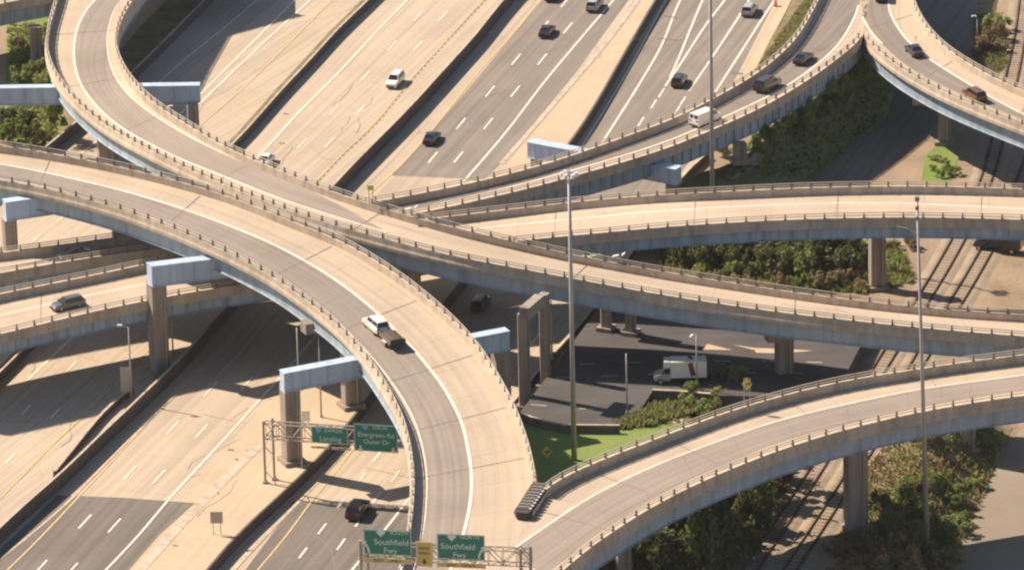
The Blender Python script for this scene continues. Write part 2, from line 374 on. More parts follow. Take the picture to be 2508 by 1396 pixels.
markings(rd3, [[(1700, -110), (1632, 0), (1536, 176), (1424, 361), (1380, 430)], [(1730, -110), (1666, 0), (1629, 93), (1601, 148), (1536, 254), (1474, 351)], [(1775, -110), (1721, 0), (1656, 158), (1640, 190)],
               [(1845, -115), (1776, 0), (1735, 52), (1666, 158), (1629, 212)], [(1890, -110), (1835, 0), (1749, 134), (1687, 224)], [(1955, -100), (1893, 7), (1866, 48), (1745, 237)],
               [(1005, 1215), (947, 1291), (861, 1396), (800, 1470)]],
         [[(560, 1478), (630, 1396), (706, 1305), (768, 1219), (813, 1167), (857, 1109), (1000, 930)]],
         [([(1620, 228), (1601, 255), (1570, 298)], (14, -22)), ([(1672, 248), (1660, 268)], (14, -22)),
          ([(924, 1117), (885, 1171), (837, 1229), (789, 1294), (742, 1353)], (20, -26)), ([(968, 1166), (923, 1217), (835, 1332), (880, 1275)], (20, -28)), ([(1310, 830), (1330, 760)], (22, -30))], GR1 + .05)
mb = MB()                                              # cracks and repairs on the lower lanes
for a, b in (((1625, 40), (1660, 44)), ((1790, 178), (1828, 182)), ((1610, 95), (1672, 99))):
    mb.ribbon([at(*a, GR1 + .055), at(*b, GR1 + .055)], .5)
mb.build('tar_repairs', M['tar'], rd3)
mb = MB()
for x, y, wd in ((298, 1090, .5), (565, 1100, .6), (583, 1124, .5), (610, 1102, .3), (430, 1334, .35), (530, 1206, .3), (690, 350, .3), (700, 278, .3)):
    mb.ribbon([at(x - 7, y, .06), at(x + 7, y + 2, .06)], wd)
mb.build('drain_grate', M['tar'], rd2)

def cracks(parent, P0, P1, n, z, seed):
    rnd = random.Random(seed)
    for _ in range(n // 2):
        mb = MB(); t = rnd.random(); u = rnd.random(); a = Vector(P0[0]).lerp(Vector(P0[1]), t); b = Vector(P1[0]).lerp(Vector(P1[1]), t); c = a.lerp(b, u); q = at(c.x, c.y, z)
        d = (fd if rnd.random() < .6 else Vector((-fd.y, fd.x, 0))).copy(); pts = [q]
        for k in range(rnd.randint(3, 9)):
            d = (d + Vector((rnd.uniform(-.35, .35), rnd.uniform(-.35, .35), 0))).normalized(); pts.append(pts[-1] + d * rnd.uniform(.8, 2))
        mb.ribbon(pts, rnd.uniform(.04, .09)); mb.build('crack', M['crack'], parent)
cracks(rd1, ((900, 0), (0, 880)), ((1210, 0), (0, 1270)), 46, .066, 3)
cracks(rd2, ((1290, 0), (20, 1390)), ((1590, 0), (480, 1390)), 60, .066, 4)
cracks(rd3, ((1640, 0), (620, 1390)), ((1890, 0), (900, 1390)), 40, GR1 + .045, 5)
cracks(rd0, ((640, 0), (230, 330)), ((880, 0), (420, 430)), 22, .06, 6)
# streets and ground on the railway side
ST = .8
def slab(name, pts, m, z, zb):
    mb = MB(); P = [at(x, y, z) for x, y in pts]; n = len(P); Q = [Vector((p.x, p.y, zb)) for p in P]
    mb.add(P, [tuple(range(n))], [(p.y, p.x) for p in P]); mb.add(P + Q, [(i, (i + 1) % n, n + (i + 1) % n, n + i) for i in range(n)])
    return tag(mb.build(name, m), kind='structure')
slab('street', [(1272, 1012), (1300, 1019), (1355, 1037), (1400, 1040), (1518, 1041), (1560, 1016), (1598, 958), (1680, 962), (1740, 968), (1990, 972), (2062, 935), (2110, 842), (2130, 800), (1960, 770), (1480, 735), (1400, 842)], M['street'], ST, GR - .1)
poly('street', [(2290, 310), (2140, 445), (1960, 600), (1800, 740), (1600, 740), (1790, 590), (1990, 440), (2175, 285), (2190, 200), (2215, 80), (2220, -40), (2240, -140), (2420, -140), (2400, 0), (2392, 130), (2340, 240)], M['asphalt'], GR + .01)
mb = MB()
for P in ([(1420, 892), (1600, 886), (1850, 884), (2050, 888)], [(1360, 925), (1600, 916), (1850, 913), (2040, 915)], [(1300, 990), (1420, 1000), (1540, 1004)]):
    q = gline(P, ST + .03, 2.0, 1)
    for i in range(0, len(q) - 1, 3): mb.ribbon([q[i], q[i + 1]], .14)
tag(mb.build('street_lines', M['white']), kind='structure')
poly('paved_or_sunlit_patch', [(1719, 856), (1733, 842), (1794, 857)], M['shoulder'], ST + .05)  # sunlit sliver between ramp shadows, painted as a pale patch
poly('paved_or_sunlit_patch', [(1793, 844), (1853, 852), (1908, 854), (1906, 865), (1852, 864), (1848, 857)], M['shoulder'], ST + .05)  # second sunlit gap, its light put into a pale patch
poly('paved_or_sunlit_patch', [(1938, 855), (1992, 859), (1938, 863)], M['shoulder'], ST + .05)  # last sunlit sliver on the street, painted pale
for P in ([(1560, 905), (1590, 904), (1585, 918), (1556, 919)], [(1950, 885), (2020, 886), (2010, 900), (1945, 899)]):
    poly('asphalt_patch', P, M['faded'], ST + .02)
poly('lawn', [(1280, 1022), (1355, 1040), (1515, 1047), (1566, 1020), (1604, 1004), (1690, 1004), (1690, 1040), (1600, 1130), (1500, 1240), (1300, 1250), (1270, 1150)], M['lawn'], .25)
poly('paved_or_sunlit_patch', [(1602, 1034), (1632, 996), (1690, 993), (1668, 1036)], M['shoulder'], .29)
poly('paved_or_sunlit_patch', [(1140, 722), (1240, 704), (1300, 704), (1300, 715), (1150, 728)], M['shoulder'], GR1 + .06)  # lit sliver of ground under the ramps, painted as a paler strip
poly('lawn', [(2268, 380), (2300, 352), (2350, 370), (2330, 445), (2255, 445)], M['lawn'], GR + .02)
poly('lawn', [(0, 62), (50, 40), (115, 40), (135, 120), (150, 330), (100, 350), (15, 350)], M['lawn'], .02)
poly('paved_or_sunlit_patch', [(270, 130), (290, 60), (320, -20), (430, -20), (350, 60), (290, 130)], M['shoulder'], .03)
poly('path', [(-60, 60), (18, 50), (14, 200), (4, 345), (-60, 345)], M['dirt'], .03)
poly('undergrowth', [(1590, 590), (2140, 590), (2140, 700), (2100, 730), (1640, 690), (1560, 640)], M['scrub'], GR + .02)
poly('undergrowth', [(2385, -120), (2440, -120), (2440, 60), (2430, 130), (2390, 250), (2375, 180), (2395, 60)], M['scrub'], GR + .02)
poly('undergrowth', [(2130, 600), (2220, 600), (2240, 690), (2140, 710)], M['scrub'], GR + .015)
mb = MB()
P = [(1290, 1200), (1560, 1120), (1860, 1060), (1960, 1090), (1900, 1230), (1850, 1330), (1820, 1450), (1200, 1480)]
poly('undergrowth', P, M['scrub'], GR + .025)
def drape(name, pts, m, dz=.12, n=30):
    """a sheet that follows the sloping ground: rows between two traced edges"""
    a, b = pts; A = resample(catmull([at(x, y, z) for x, y, z in a]), 50); B = resample(catmull([at(x, y, z) for x, y, z in b]), 50)
    mb = MB(); mb.strip(A, B, n)
    for v in mb.v: v.z = terr(v.x, v.y) + dz
    return tag(mb.build(name, m), kind='structure')
M['lane'] = mat('service_road', (.27, .225, .175), .9, .1, .8, (.23, .195, .155), 5)
drape('road', ([(2300, 1460, -6), (2355, 1325, -6), (2389, 1248, -6), (2414, 1203, -6), (2456, 1117, -6), (2500, 1050, -6)], [(2600, 1460, -6), (2600, 1325, -6), (2610, 1248, -6), (2610, 1203, -6), (2620, 1117, -6), (2620, 1050, -6)]), M['lane'])
drape('undergrowth', ([(2090, 1460, GR), (2120, 1330, GR), (2140, 1200, GR), (2170, 1090, GR), (2200, 1040, GR)], [(2300, 1460, -6), (2355, 1325, -6), (2395, 1230, -6), (2440, 1130, -6), (2480, 1050, -6)]), M['scrub'], .16)

EU = [(1640, 470, 3.0), (1712, 425, 3.8), (1812, 392, 4.6), (1900, 325, 5.0), (2010, 240, 5.6), (2095, 140, 6.4), (2125, 90, 6.8), (2150, 20, 7.0)]
EL = [(1780, 640, GR), (1880, 540, GR), (1985, 446, GR), (2080, 365, GR), (2165, 290, GR), (2198, 200, GR), (2215, 110, GR), (2225, 30, GR)]
ea = resample(catmull([at(*p) for p in EU]), 40); eb = resample(catmull([at(*p) for p in EL]), 40)
mb = MB(); mb.strip([p + Vector((-9, 0, -p.z + GR - .2)) for p in ea], ea, 2); mb.strip(ea, eb, 10)
for v in mb.v:
    if v.z > GR + .3: v.z += random.uniform(-.12, .12)
emb = BVHTree.FromPolygons(mb.v, mb.f); tag(mb.build('embankment', M['bank'], smooth_=True), kind='structure')
def on_emb(x, y):
    h = emb.ray_cast(CAM, ray(x, y))[0]; return h if h is not None else at(x, y, GR)
mb = MB(); mb.ribbon([on_emb(1985 + 180 * k / 10 - 6, 440 - 152 * k / 10) + Vector((0, 0, .3)) for k in range(11)], .6); tag(mb.build('kerb_strip', M['wall']), kind='structure')
mb = MB(); Q = [on_emb(x, y) + Vector((0, 0, .25)) for x, y in ((1752, 425), (1790, 398), (1850, 376), (1874, 386), (1850, 412), (1790, 446))]; mb.add(Q, [(0, 1, 2, 3, 4, 5)]); tag(mb.build('bare_dirt', M['dirt']), kind='structure')
# ------------------------------------------------------------------ ramps
RAMPS = {}
class Ramp: pass
def cut(P, n0, n1): return P[n0:n1]
def ramp(key, name, label, L, Rr, ph=1.05, lpar=(0, 1), rpar=(0, 1), rails=(True, True), girders=4, it=10, gz=2.6, zdrop=0.0, side_rails=(0, 1)):
    r = Ramp(); P3 = []
    for S in (L, Rr):
        P = catmull([at(x, y, z + ph) for x, y, z in S]); P3.append(P)
    n = int(max(length(P3[0]), length(P3[1])) / 2.0)
    A, B = (smooth(resample(P, n), it) for P in P3)
    for q in A + B: q.z -= ph + zdrop
    r.A, r.B, r.n, r.ph = A, B, n, ph
    root = thing(name, (A[0] + B[0]) / 2, label, 'bridge'); r.root = root
    d = MB(); d.strip(A, B, 6); r.bvh = BVHTree.FromPolygons(d.v, d.f)
    b = len(d.v); th = Vector((0, 0, -.28))
    dk = d.build('deck', M['deck'], root); r.deck = dk
    s = MB(); s.strip([p + th for p in B], [p + th for p in A], 1); s.build('soffit', M['concrete'], root)
    def seg(P, rng):
        def idx(v):
            if not isinstance(v, tuple): return int(v * n)
            return min(range(n + 1), key=lambda i: (Vector(topx(P[i] + Vector((0, 0, ph)))) - Vector(v)).length)
        return P[idx(rng[0]):idx(rng[1]) + 1]
    for P, sg, rng, rl in ((A, -1, lpar, rails[0]), (B, 1, rpar, rails[1])):
        Q = seg(P, rng)
        if len(Q) < 2: continue
        pm = MB(); pm.sweep(Q, [(.26, -.42), (.26, ph), (-.2, ph), (-.26, .35), (-.4, .02), (-.4, -.42)], sg); pm.build('parapet', M['parapet'], root)
        if rl:
            rm = MB()
            for z in (.36, .7): rm.sweep(Q, [(-.05, ph + z - .05), (.06, ph + z - .05), (.06, ph + z + .05), (-.05, ph + z + .05)], sg)
            ro = rm.build('railing', M['rail'], root)
            r.__dict__.setdefault('rl', []).append((ro, Q, sg))
    # girders: I beams, the outer two with web stiffeners
    for k in range(girders):
        f = k / (girders - 1)
        G = []
        for i in range(n + 1):
            v = (B[i] - A[i]); wdt = v.length; ins = min(.4, wdt * .08); G.append(A[i] + v.normalized() * (ins + (wdt - 2 * ins) * f))
        gm = MB(); gm.sweep(G, [(-.03, -.29), (-.03, -gz), (-.24, -gz), (-.24, -gz - .07), (.24, -gz - .07), (.24, -gz), (.03, -gz), (.03, -.29)])
        if k in (0, girders - 1):
            for i in range(0, n):
                t = (G[i + 1] - G[i]); t.normalize(); nn = Vector((t.y, -t.x, 0)) * (-1 if k == 0 else 1)
                gm.box(G[i] + nn * .13 + Vector((0, 0, -gz / 2 - .15)), (.05, .2, gz - .35), t, nn)
        gm.build('girder', M['steel'], root)
    RAMPS[key] = r; return r
def posts(r, spacing=2.7, limit=100):
    """railing posts in view: sub-parts of their railing, the nearer ones first"""
    pm = MB(); pm.box((0, 0, .37), (.2, .3, .78), taper=.7); pm.box((0, 0, .03), (.34, .36, .07)); me = None; cnt = 0
    rest = MB(); todo = []
    for ro, Q, sg in r.rl:
        L = length(Q); m = max(2, int(L / spacing)); S = resample(Q, m)
        for i in range(m):
            p = S[i].lerp(S[i + 1], .5); t = S[i + 1] - S[i]; p = p + Vector((0, 0, r.ph))
            if inview(p, 25): todo.append((topx(p)[1], p, math.atan2(t.y, t.x), ro))
    todo.sort(key=lambda q: -q[0])
    for k, (_, p, a, ro) in enumerate(todo):
        if k < limit:
            if me is None:
                o = pm.build('railing_post', M['post'], ro, world=False); me = o.data
            else:
                o = bpy.data.objects.new('railing_post', me); col.objects.link(o); o.parent = ro
            o.location = p - Vector(ro['_w']); o.rotation_euler = (0, 0, a)
        else:
            rest.box(p + Vector((0, 0, .37)), (.2, .3, .78), (math.cos(a), math.sin(a), 0), (-math.sin(a), math.cos(a), 0))
    if rest.v: tag(rest.build('railing_posts', M['post'], r.root), kind='stuff')
def hit(r, x, y, dz=0.0):
    h = r.bvh.ray_cast(CAM, ray(x, y))[0]
    return None if h is None else h + Vector((0, 0, dz))
def onramp(r, pts, dz=.03, sub=10, it=3):
    C = catmull([Vector((x, y, 0)) for x, y in pts], sub); Q = [hit(r, c.x, c.y, dz) for c in C]; Q = [q for q in Q if q is not None]
    if len(Q) < 2: return []
    m = max(2, int(length(Q) / 2)); return smooth(resample(Q, m), it if m > 6 else 0)
def drop(r, mb, dz):
    for v in mb.v:
        h = r.bvh.ray_cast(Vector((v.x, v.y, 60)), Vector((0, 0, -1)))[0]
        if h is not None: v.z = h.z + dz
def rmark(r, name, lines, wd, m, dz=.055):
    mb = MB()
    for P in lines:
        Q = onramp(r, P, dz)
        if Q: mb.ribbon(Q, wd)
    drop(r, mb, dz)
    if mb.v: mb.build(name, M[m], r.root)
def rlane(r, L, Rr, m='wear', dz=.03):
    a = onramp(r, L, dz); b = onramp(r, Rr, dz)
    if a and b:
        k = max(len(a), len(b)) * 2; mb = MB(); mb.strip(resample(a, k), resample(b, k), 8); drop(r, mb, dz); mb.build('travel_lane', M[m], r.root)
def joints(r, fr, wd=.12):
    for f in fr:
        mb = MB(); i = min(r.n - 1, max(1, int(f * r.n))); mb.ribbon([r.A[i].lerp(r.B[i], t) + Vector((0, 0, .06)) for t in (.04, .5, .96)], wd)
        mb.build('expansion_joint', M['crack'], r.root)
def Z(pts, zs):
    """give traced pixels heights, linear in traced order between (index, height) keys"""
    out = []
    for i, p in enumerate(pts):
        for (i0, z0), (i1, z1) in zip(zs, zs[1:]):
            if i0 <= i <= i1: out.append((p[0], p[1], z0 + (z1 - z0) * (i - i0) / (i1 - i0))); break
    return out
# the looping ramp from the top left to the middle right
A0 = [(560, -720), (480, -580), (400, -460), (325, -325), (262, -225), (205, -150), (163, -80), (138, 0), (121, 52), (113, 100), (118, 144), (136, 187), (160, 220), (189, 250), (217, 276), (248, 300), (292, 327), (344, 354), (396, 382), (447, 406), (499, 430), (550, 452), (598, 471), (668, 500), (735, 525), (799, 546), (868, 563), (940, 586), (1016, 604), (1093, 623), (1170, 642), (1240, 652), (1298, 661), (1384, 678), (1460, 694), (1560, 711), (1653, 728), (1749, 742), (1868, 759), (1947, 771), (2047, 780), (2150, 792), (2257, 804), (2360, 812), (2466, 820), (2560, 828), (2700, 838)]
B0 = [(800, -680), (710, -540), (620, -420), (548, -315), (478, -210), (422, -130), (368, -60), (322, 0), (303, 30), (286, 69), (281, 107), (289, 138), (305, 172), (330, 206), (361, 241), (413, 277), (457, 303), (499, 330), (537, 352), (585, 375), (640, 399), (720, 430), (792, 462), (861, 484), (950, 512), (1000, 528), (1067, 546), (1136, 563), (1184, 576), (1260, 592), (1340, 611), (1422, 628), (1550, 652), (1653, 671), (1763, 687), (1868, 704), (1981, 720), (2081, 734), (2178, 745), (2281, 755), (2384, 763), (2508, 770), (2640, 778)]
def zr0(x, y):
    if y < -40 or x < 330 and y < 330:
        s = y if x < 335 or y < 0 else y
        return 9.6 + (min(330, y + 200) / 530.0) * 3.4 if y > -200 else 9.0
    ks = [(330, 13.0), (600, 15.0), (800, 16.0), (1100, 15.0), (1300, 13.4), (1450, 12.1), (1600, 11.1), (1800, 10.4), (2300, 10.0), (2800, 9.8)]
    for (a, za), (b, zb) in zip(ks, ks[1:]):
        if a <= x <= b: return za + (zb - za) * (x - a) / (b - a)
    return 13.0
def tilt(x): return .5 * min(1, max(0, (x - 1000) / 400.0))       # banked curve
ra0 = ramp('r0', 'overpass_ramp', 'tall ramp looping from the upper corner across the middle of the interchange', [(x, y, zr0(x, y) + tilt(x)) for x, y in A0], [(x, y, zr0(x, y) - tilt(x)) for x, y in B0], it=14)
# the big curved ramp with the pickup truck
A1 = [(-160, 418), (-60, 432), (0, 441), (48, 448), (86, 455), (120, 463), (156, 472), (191, 481), (223, 490), (258, 499), (291, 509), (323, 520), (354, 531), (385, 543), (416, 554), (445, 566), (475, 580), (504, 591), (531, 604), (557, 616), (583, 630), (607, 642), (637, 657), (659, 669), (685, 686), (708, 702), (732, 720), (752, 735), (771, 749), (790, 764), (808, 779), (828, 796), (845, 813), (862, 831), (878, 849), (893, 867), (906, 885), (923, 914), (946, 948), (964, 980), (990, 1036), (1002, 1081), (1009, 1129), (1012, 1177), (1009, 1226), (1003, 1287), (993, 1340), (980, 1396), (962, 1460), (940, 1530)]
B1 = [(-160, 338), (-60, 349), (0, 356), (38, 361), (86, 368), (120, 375), (158, 381), (193, 388), (234, 396), (275, 404), (310, 411), (344, 420), (378, 428), (430, 441), (482, 455), (533, 471), (580, 486), (620, 501), (658, 517), (713, 541), (768, 561), (826, 583), (895, 622), (964, 665), (1033, 717), (1102, 776), (1146, 821), (1184, 868), (1219, 924), (1240, 962), (1261, 1002), (1285, 1064), (1302, 1122), (1312, 1186), (1296, 1270), (1250, 1345), (1190, 1430), (1140, 1510)]
def zr1(x, y):
    ks = [(340, 18.4), (600, 17.0), (900, 14.4), (1100, 13.7), (1200, 13.2), (1600, 13.0)]
    for (a, za), (b, zb) in zip(ks, ks[1:]):
        if a <= y <= b: return za + (zb - za) * (y - a) / (b - a)
    return 18.4
def zA1(x, y): return zr1(x, y)
def zB1(x, y):
    ks = [(-200, 18.4), (0, 18.2), (400, 17.8), (620, 17.1), (826, 16.3), (1033, 15.2), (1184, 14.4), (1261, 13.9), (1312, 13.2)]
    if y > 1180: return 13.2 - (y - 1180) * .0005
    for (a, za), (b, zb) in zip(ks, ks[1:]):
        if a <= x <= b: return za + (zb - za) * (x - a) / (b - a)
    return 13.2
fb = 34 / len(B1)
ra1 = ramp('r1', 'overpass_ramp', 'wide curved ramp carrying the white pickup truck past the blue bents', [(x, y, zA1(x, y)) for x, y in A1], [(x, y, zB1(x, y)) for x, y in B1], rpar=(0, (1312, 1186)), it=8)
# lower curved ramp joining at the gore
B5 = [(2700, 948), (2600, 956), (2508, 967), (2472, 971), (2420, 979), (2372, 986), (2322, 995), (2274, 1003), (2227, 1012), (2181, 1022), (2136, 1033), (2090, 1045), (2048, 1056), (2002, 1069), (1961, 1082), (1918, 1097), (1880, 1110), (1838, 1126), (1763, 1157), (1722, 1175), (1673, 1198), (1601, 1236), (1539, 1273), (1481, 1312), (1426, 1351), (1376, 1395), (1310, 1450), (1250, 1510)]
A5 = [(2700, 842), (2600, 854), (2508, 868), (2384, 882), (2315, 892), (2212, 908), (2091, 926), (2006, 944), (1954, 957), (1880, 977), (1790, 1003), (1722, 1028), (1636, 1061), (1550, 1094), (1481, 1120), (1419, 1146), (1378, 1166), (1326, 1192), (1290, 1268), (1240, 1345), (1180, 1430), (1128, 1510)]
ra5 = ramp('r5', 'overpass_ramp', 'low curved ramp over the railway joining at the striped crash cushion', [(x, y, 13.2) for x, y in A5], [(x, y, 13.2) for x, y in B5], ph=1.2, lpar=(0, (1326, 1192)), it=8, zdrop=.03)
# ramp with the van
A3 = [(-160, 639), (0, 617), (110, 607), (200, 592), (500, 555), (760, 516), (940, 491), (1000, 479), (1067, 466), (1150, 448), (1240, 428), (1343, 399), (1446, 365), (1550, 327), (1653, 289), (1742, 243), (1825, 198), (1868, 168), (1902, 141), (1937, 107), (1961, 76), (1982, 38), (2002, 0), (2028, -60), (2055, -130), (2080, -210)]
B3 = [(-160, 700), (0, 668), (96, 650), (155, 640), (303, 618), (600, 583), (860, 548), (1046, 518), (1122, 501), (1163, 490), (1240, 475), (1322, 453), (1384, 437), (1446, 418), (1508, 402), (1570, 383), (1632, 363), (1694, 338), (1742, 317), (1790, 297), (1838, 276), (1880, 254), (1920, 231), (1971, 199), (2023, 164), (2060, 134), (2091, 109), (2112, 92), (2119, 40), (2135, -40), (2155, -120), (2180, -210)]
ra3 = ramp('r3', 'overpass_ramp', 'narrow ramp with the white van rising to the pointed fork', [(x, y, 9.4 if x < 600 else 9.9) for x, y in A3], [(x, y, 9.4 if x < 650 else 9.9) for x, y in B3], rpar=(0, (2112, 92)), it=8)
A6 = [(2116, -210), (2110, -120), (2108, -40), (2112, 40), (2120, 92), (2143, 116), (2178, 146), (2222, 176), (2264, 200), (2315, 227), (2367, 249), (2418, 271), (2470, 291), (2508, 306), (2600, 340), (2720, 380)]
B6 = [(2262, -210), (2240, -130), (2232, -60), (2237, 0), (2250, 35), (2274, 74), (2315, 116), (2367, 152), (2418, 181), (2470, 206), (2508, 222), (2600, 258), (2720, 298)]
ra6 = ramp('r6', 'overpass_ramp', 'ramp beyond the pointed fork carrying the brown car', [(x, y, 9.9) for x, y in A6], [(x, y, 9.9) for x, y in B6], lpar=((2121, 95), 1), it=6, zdrop=.03)
# middle ramp below the tall ones
A2 = [(-160, 756), (0, 718), (58, 707), (110, 697), (206, 678), (360, 645), (560, 607), (800, 570), (960, 547), (1102, 529), (1170, 522), (1246, 513), (1312, 505), (1378, 498), (1446, 491), (1532, 484), (1622, 477), (1691, 473), (1766, 470), (1832, 466), (1913, 462), (1968, 460), (2033, 458), (2098, 457), (2164, 456), (2233, 456), (2305, 457), (2387, 459), (2453, 461), (2508, 463), (2620, 468), (2720, 474)]
B2 = [(-160, 852), (0, 818), (48, 806), (91, 794), (180, 773), (273, 752), (320, 742), (413, 725), (482, 711), (640, 688), (900, 646), (1150, 604), (1267, 590), (1336, 582), (1433, 574), (1481, 570), (1529, 565), (1577, 560), (1625, 556), (1673, 552), (1722, 549), (1770, 546), (1818, 543), (1880, 540), (1964, 536), (2060, 534), (2160, 532), (2257, 532), (2360, 534), (2460, 536), (2508, 538), (2620, 543), (2720, 548)]
def zr2(x):
    t = min(1, max(0, (x - 1150) / 650.0)); return 9.7 + 4.0 * t * t * (3 - 2 * t)
ra2 = ramp('r2', 'overpass_ramp', 'middle ramp carrying the grey estate car beneath the taller curved ramps', [(x, y, zr2(x)) for x, y in A2], [(x, y, zr2(x)) for x, y in B2], it=8, gz=2.05)
A7 = [(-160, -10), (-60, -36), (0, -50), (130, -76), (300, -112), (600, -190)]
B7 = [(-160, 42), (-60, 22), (0, 9), (130, -16), (300, -52), (600, -130)]
ra7 = ramp('r7', 'overpass_ramp', 'grey ramp cut off by the upper corner behind the loop', [(x, y, 9.0) for x, y in A7], [(x, y, 9.0) for x, y in B7], it=3)
for r in (ra0, ra1, ra5, ra3, ra6, ra2, ra7): posts(r)
# lane surfaces and paint
l1w = [(-60, 394), (0, 402), (86, 418), (172, 437), (258, 457), (344, 480), (413, 501), (499, 530), (585, 563), (640, 586), (706, 617), (792, 666), (861, 714), (912, 756), (947, 787), (981, 824), (1016, 858), (1050, 900), (1081, 940), (1104, 978), (1132, 1036), (1146, 1098), (1155, 1157), (1155, 1208), (1147, 1260), (1135, 1308), (1112, 1375), (1090, 1430)]
l1y = [(-60, 430), (0, 438), (120, 460), (258, 495), (385, 540), (504, 588), (612, 642), (700, 694), (770, 745), (850, 812), (905, 868), (955, 930), (992, 985), (1020, 1042), (1038, 1109), (1045, 1164), (1044, 1226), (1038, 1290), (1028, 1340), (1014, 1396), (1000, 1440)]
rlane(ra1, l1y, l1w)
rmark(ra1, 'white_lines', [l1w], .42, 'white'); rmark(ra1, 'yellow_lines', [l1y], .2, 'white', .05)
def dcracks(r, n, seed):
    rnd = random.Random(seed)
    for _ in range(n // 4):
        mb = MB(); i = rnd.randint(2, r.n - 8); t = rnd.uniform(.12, .88); pts = []
        for k in range(rnd.randint(3, 6)):
            t = min(.93, max(.07, t + rnd.uniform(-.08, .08))); pts.append(r.A[i + k].lerp(r.B[i + k], t) + Vector((0, 0, .06)))
        mb.ribbon(pts, rnd.uniform(.03, .07)); mb.build('crack', M['crack'], r.root)
dcracks(ra1, 26, 1); dcracks(ra0, 40, 2); dcracks(ra5, 24, 3); dcracks(ra2, 30, 4); dcracks(ra3, 24, 5); dcracks(ra6, 12, 6)
joints(ra1, (.10, .23, .36, .47, .57, .66, .74))
l0w = [(250, -15), (228, 5), (205, 35), (188, 75), (181, 115), (183, 160), (196, 205), (222, 245), (258, 283), (310, 322), (378, 360), (440, 390), (505, 416), (580, 446), (680, 486), (770, 516), (860, 544), (950, 570)]
l0y = [(305, -8), (282, 22), (268, 60), (262, 105), (268, 150), (282, 190), (305, 222), (340, 256), (395, 295), (450, 328), (520, 364), (600, 400), (690, 436), (790, 474), (890, 507), (985, 536), (1075, 560)]
rlane(ra0, l0w, l0y)
rmark(ra0, 'white_lines', [l0w], .3, 'white'); rmark(ra0, 'yellow_lines', [l0y], .18, 'white', .05)
joints(ra0, (.3, .38, .46, .52, .58, .66, .74, .82, .9))
l5 = [(1190, 1392), (1240, 1356), (1309, 1308), (1378, 1261), (1429, 1227), (1515, 1181), (1618, 1134), (1722, 1094), (1880, 1038), (2006, 1005), (2143, 975), (2260, 952), (2384, 935), (2508, 919), (2600, 908)]
l5b = [(1330, 1412), (1385, 1368), (1440, 1322), (1500, 1282), (1600, 1220), (1700, 1168), (1800, 1126), (1900, 1086), (2010, 1052), (2143, 1019), (2260, 993), (2384, 970), (2508, 953), (2600, 944)]
rlane(ra5, l5, l5b)
rmark(ra5, 'white_lines', [l5], .3, 'white'); joints(ra5, (.2, .35, .5, .62, .73))
l2 = [(-60, 788), (0, 773), (103, 749), (213, 725), (365, 694), (600, 653), (900, 606), (1130, 566), (1240, 553), (1391, 539), (1549, 524), (1722, 512), (1868, 504), (1980, 500), (2074, 498), (2160, 498), (2246, 500), (2380, 506), (2508, 513), (2600, 519)]
l2b = [(-60, 828), (0, 812), (103, 786), (213, 760), (365, 729), (600, 689), (900, 640), (1130, 602), (1260, 585), (1391, 572), (1549, 557), (1722, 544), (1868, 536), (1980, 531), (2074, 529), (2160, 528), (2246, 528), (2380, 531), (2508, 535), (2600, 540)]
rlane(ra2, l2, l2b, 'deck'); rmark(ra2, 'white_lines', [l2], .35, 'white'); joints(ra2, (.1, .25, .4, .55, .66, .78, .9))
l3 = [(-60, 665), (0, 655), (150, 630), (1060, 484), (1240, 446), (1343, 418), (1446, 385), (1550, 348), (1653, 309), (1742, 266), (1825, 222), (1880, 184), (1915, 155), (1950, 120), (1985, 70), (2005, 35), (2030, -20)]
l3b = [(2103, 15), (2100, 28), (2088, 55), (2060, 103), (2023, 141), (1971, 182), (1902, 227), (1838, 258), (1742, 302), (1632, 348), (1508, 388), (1384, 423), (1240, 462), (1060, 503)]
rlane(ra3, l3, l3b[::-1] + [(2110, -20)], 'asphalt2')
rmark(ra3, 'white_lines', [l3b], .35, 'white'); rmark(ra3, 'edge_line', [l3], .16, 'white', .05); joints(ra3, (.2, .6, .72, .84))
l6 = [(2180, -60), (2176, 0), (2178, 28), (2191, 56), (2219, 97), (2267, 140), (2350, 193), (2418, 234), (2508, 282), (2600, 322)]
l6a = [(2118, -60), (2106, 0), (2102, 15), (2105, 28), (2116, 50), (2136, 83), (2160, 108), (2200, 146), (2250, 180), (2330, 220), (2418, 258), (2508, 297), (2600, 335)]
rlane(ra6, l6a, l6, 'asphalt2'); rmark(ra6, 'white_lines', [l6, l6a[2:7]], .32, 'white'); joints(ra6, (.45, .65, .85))
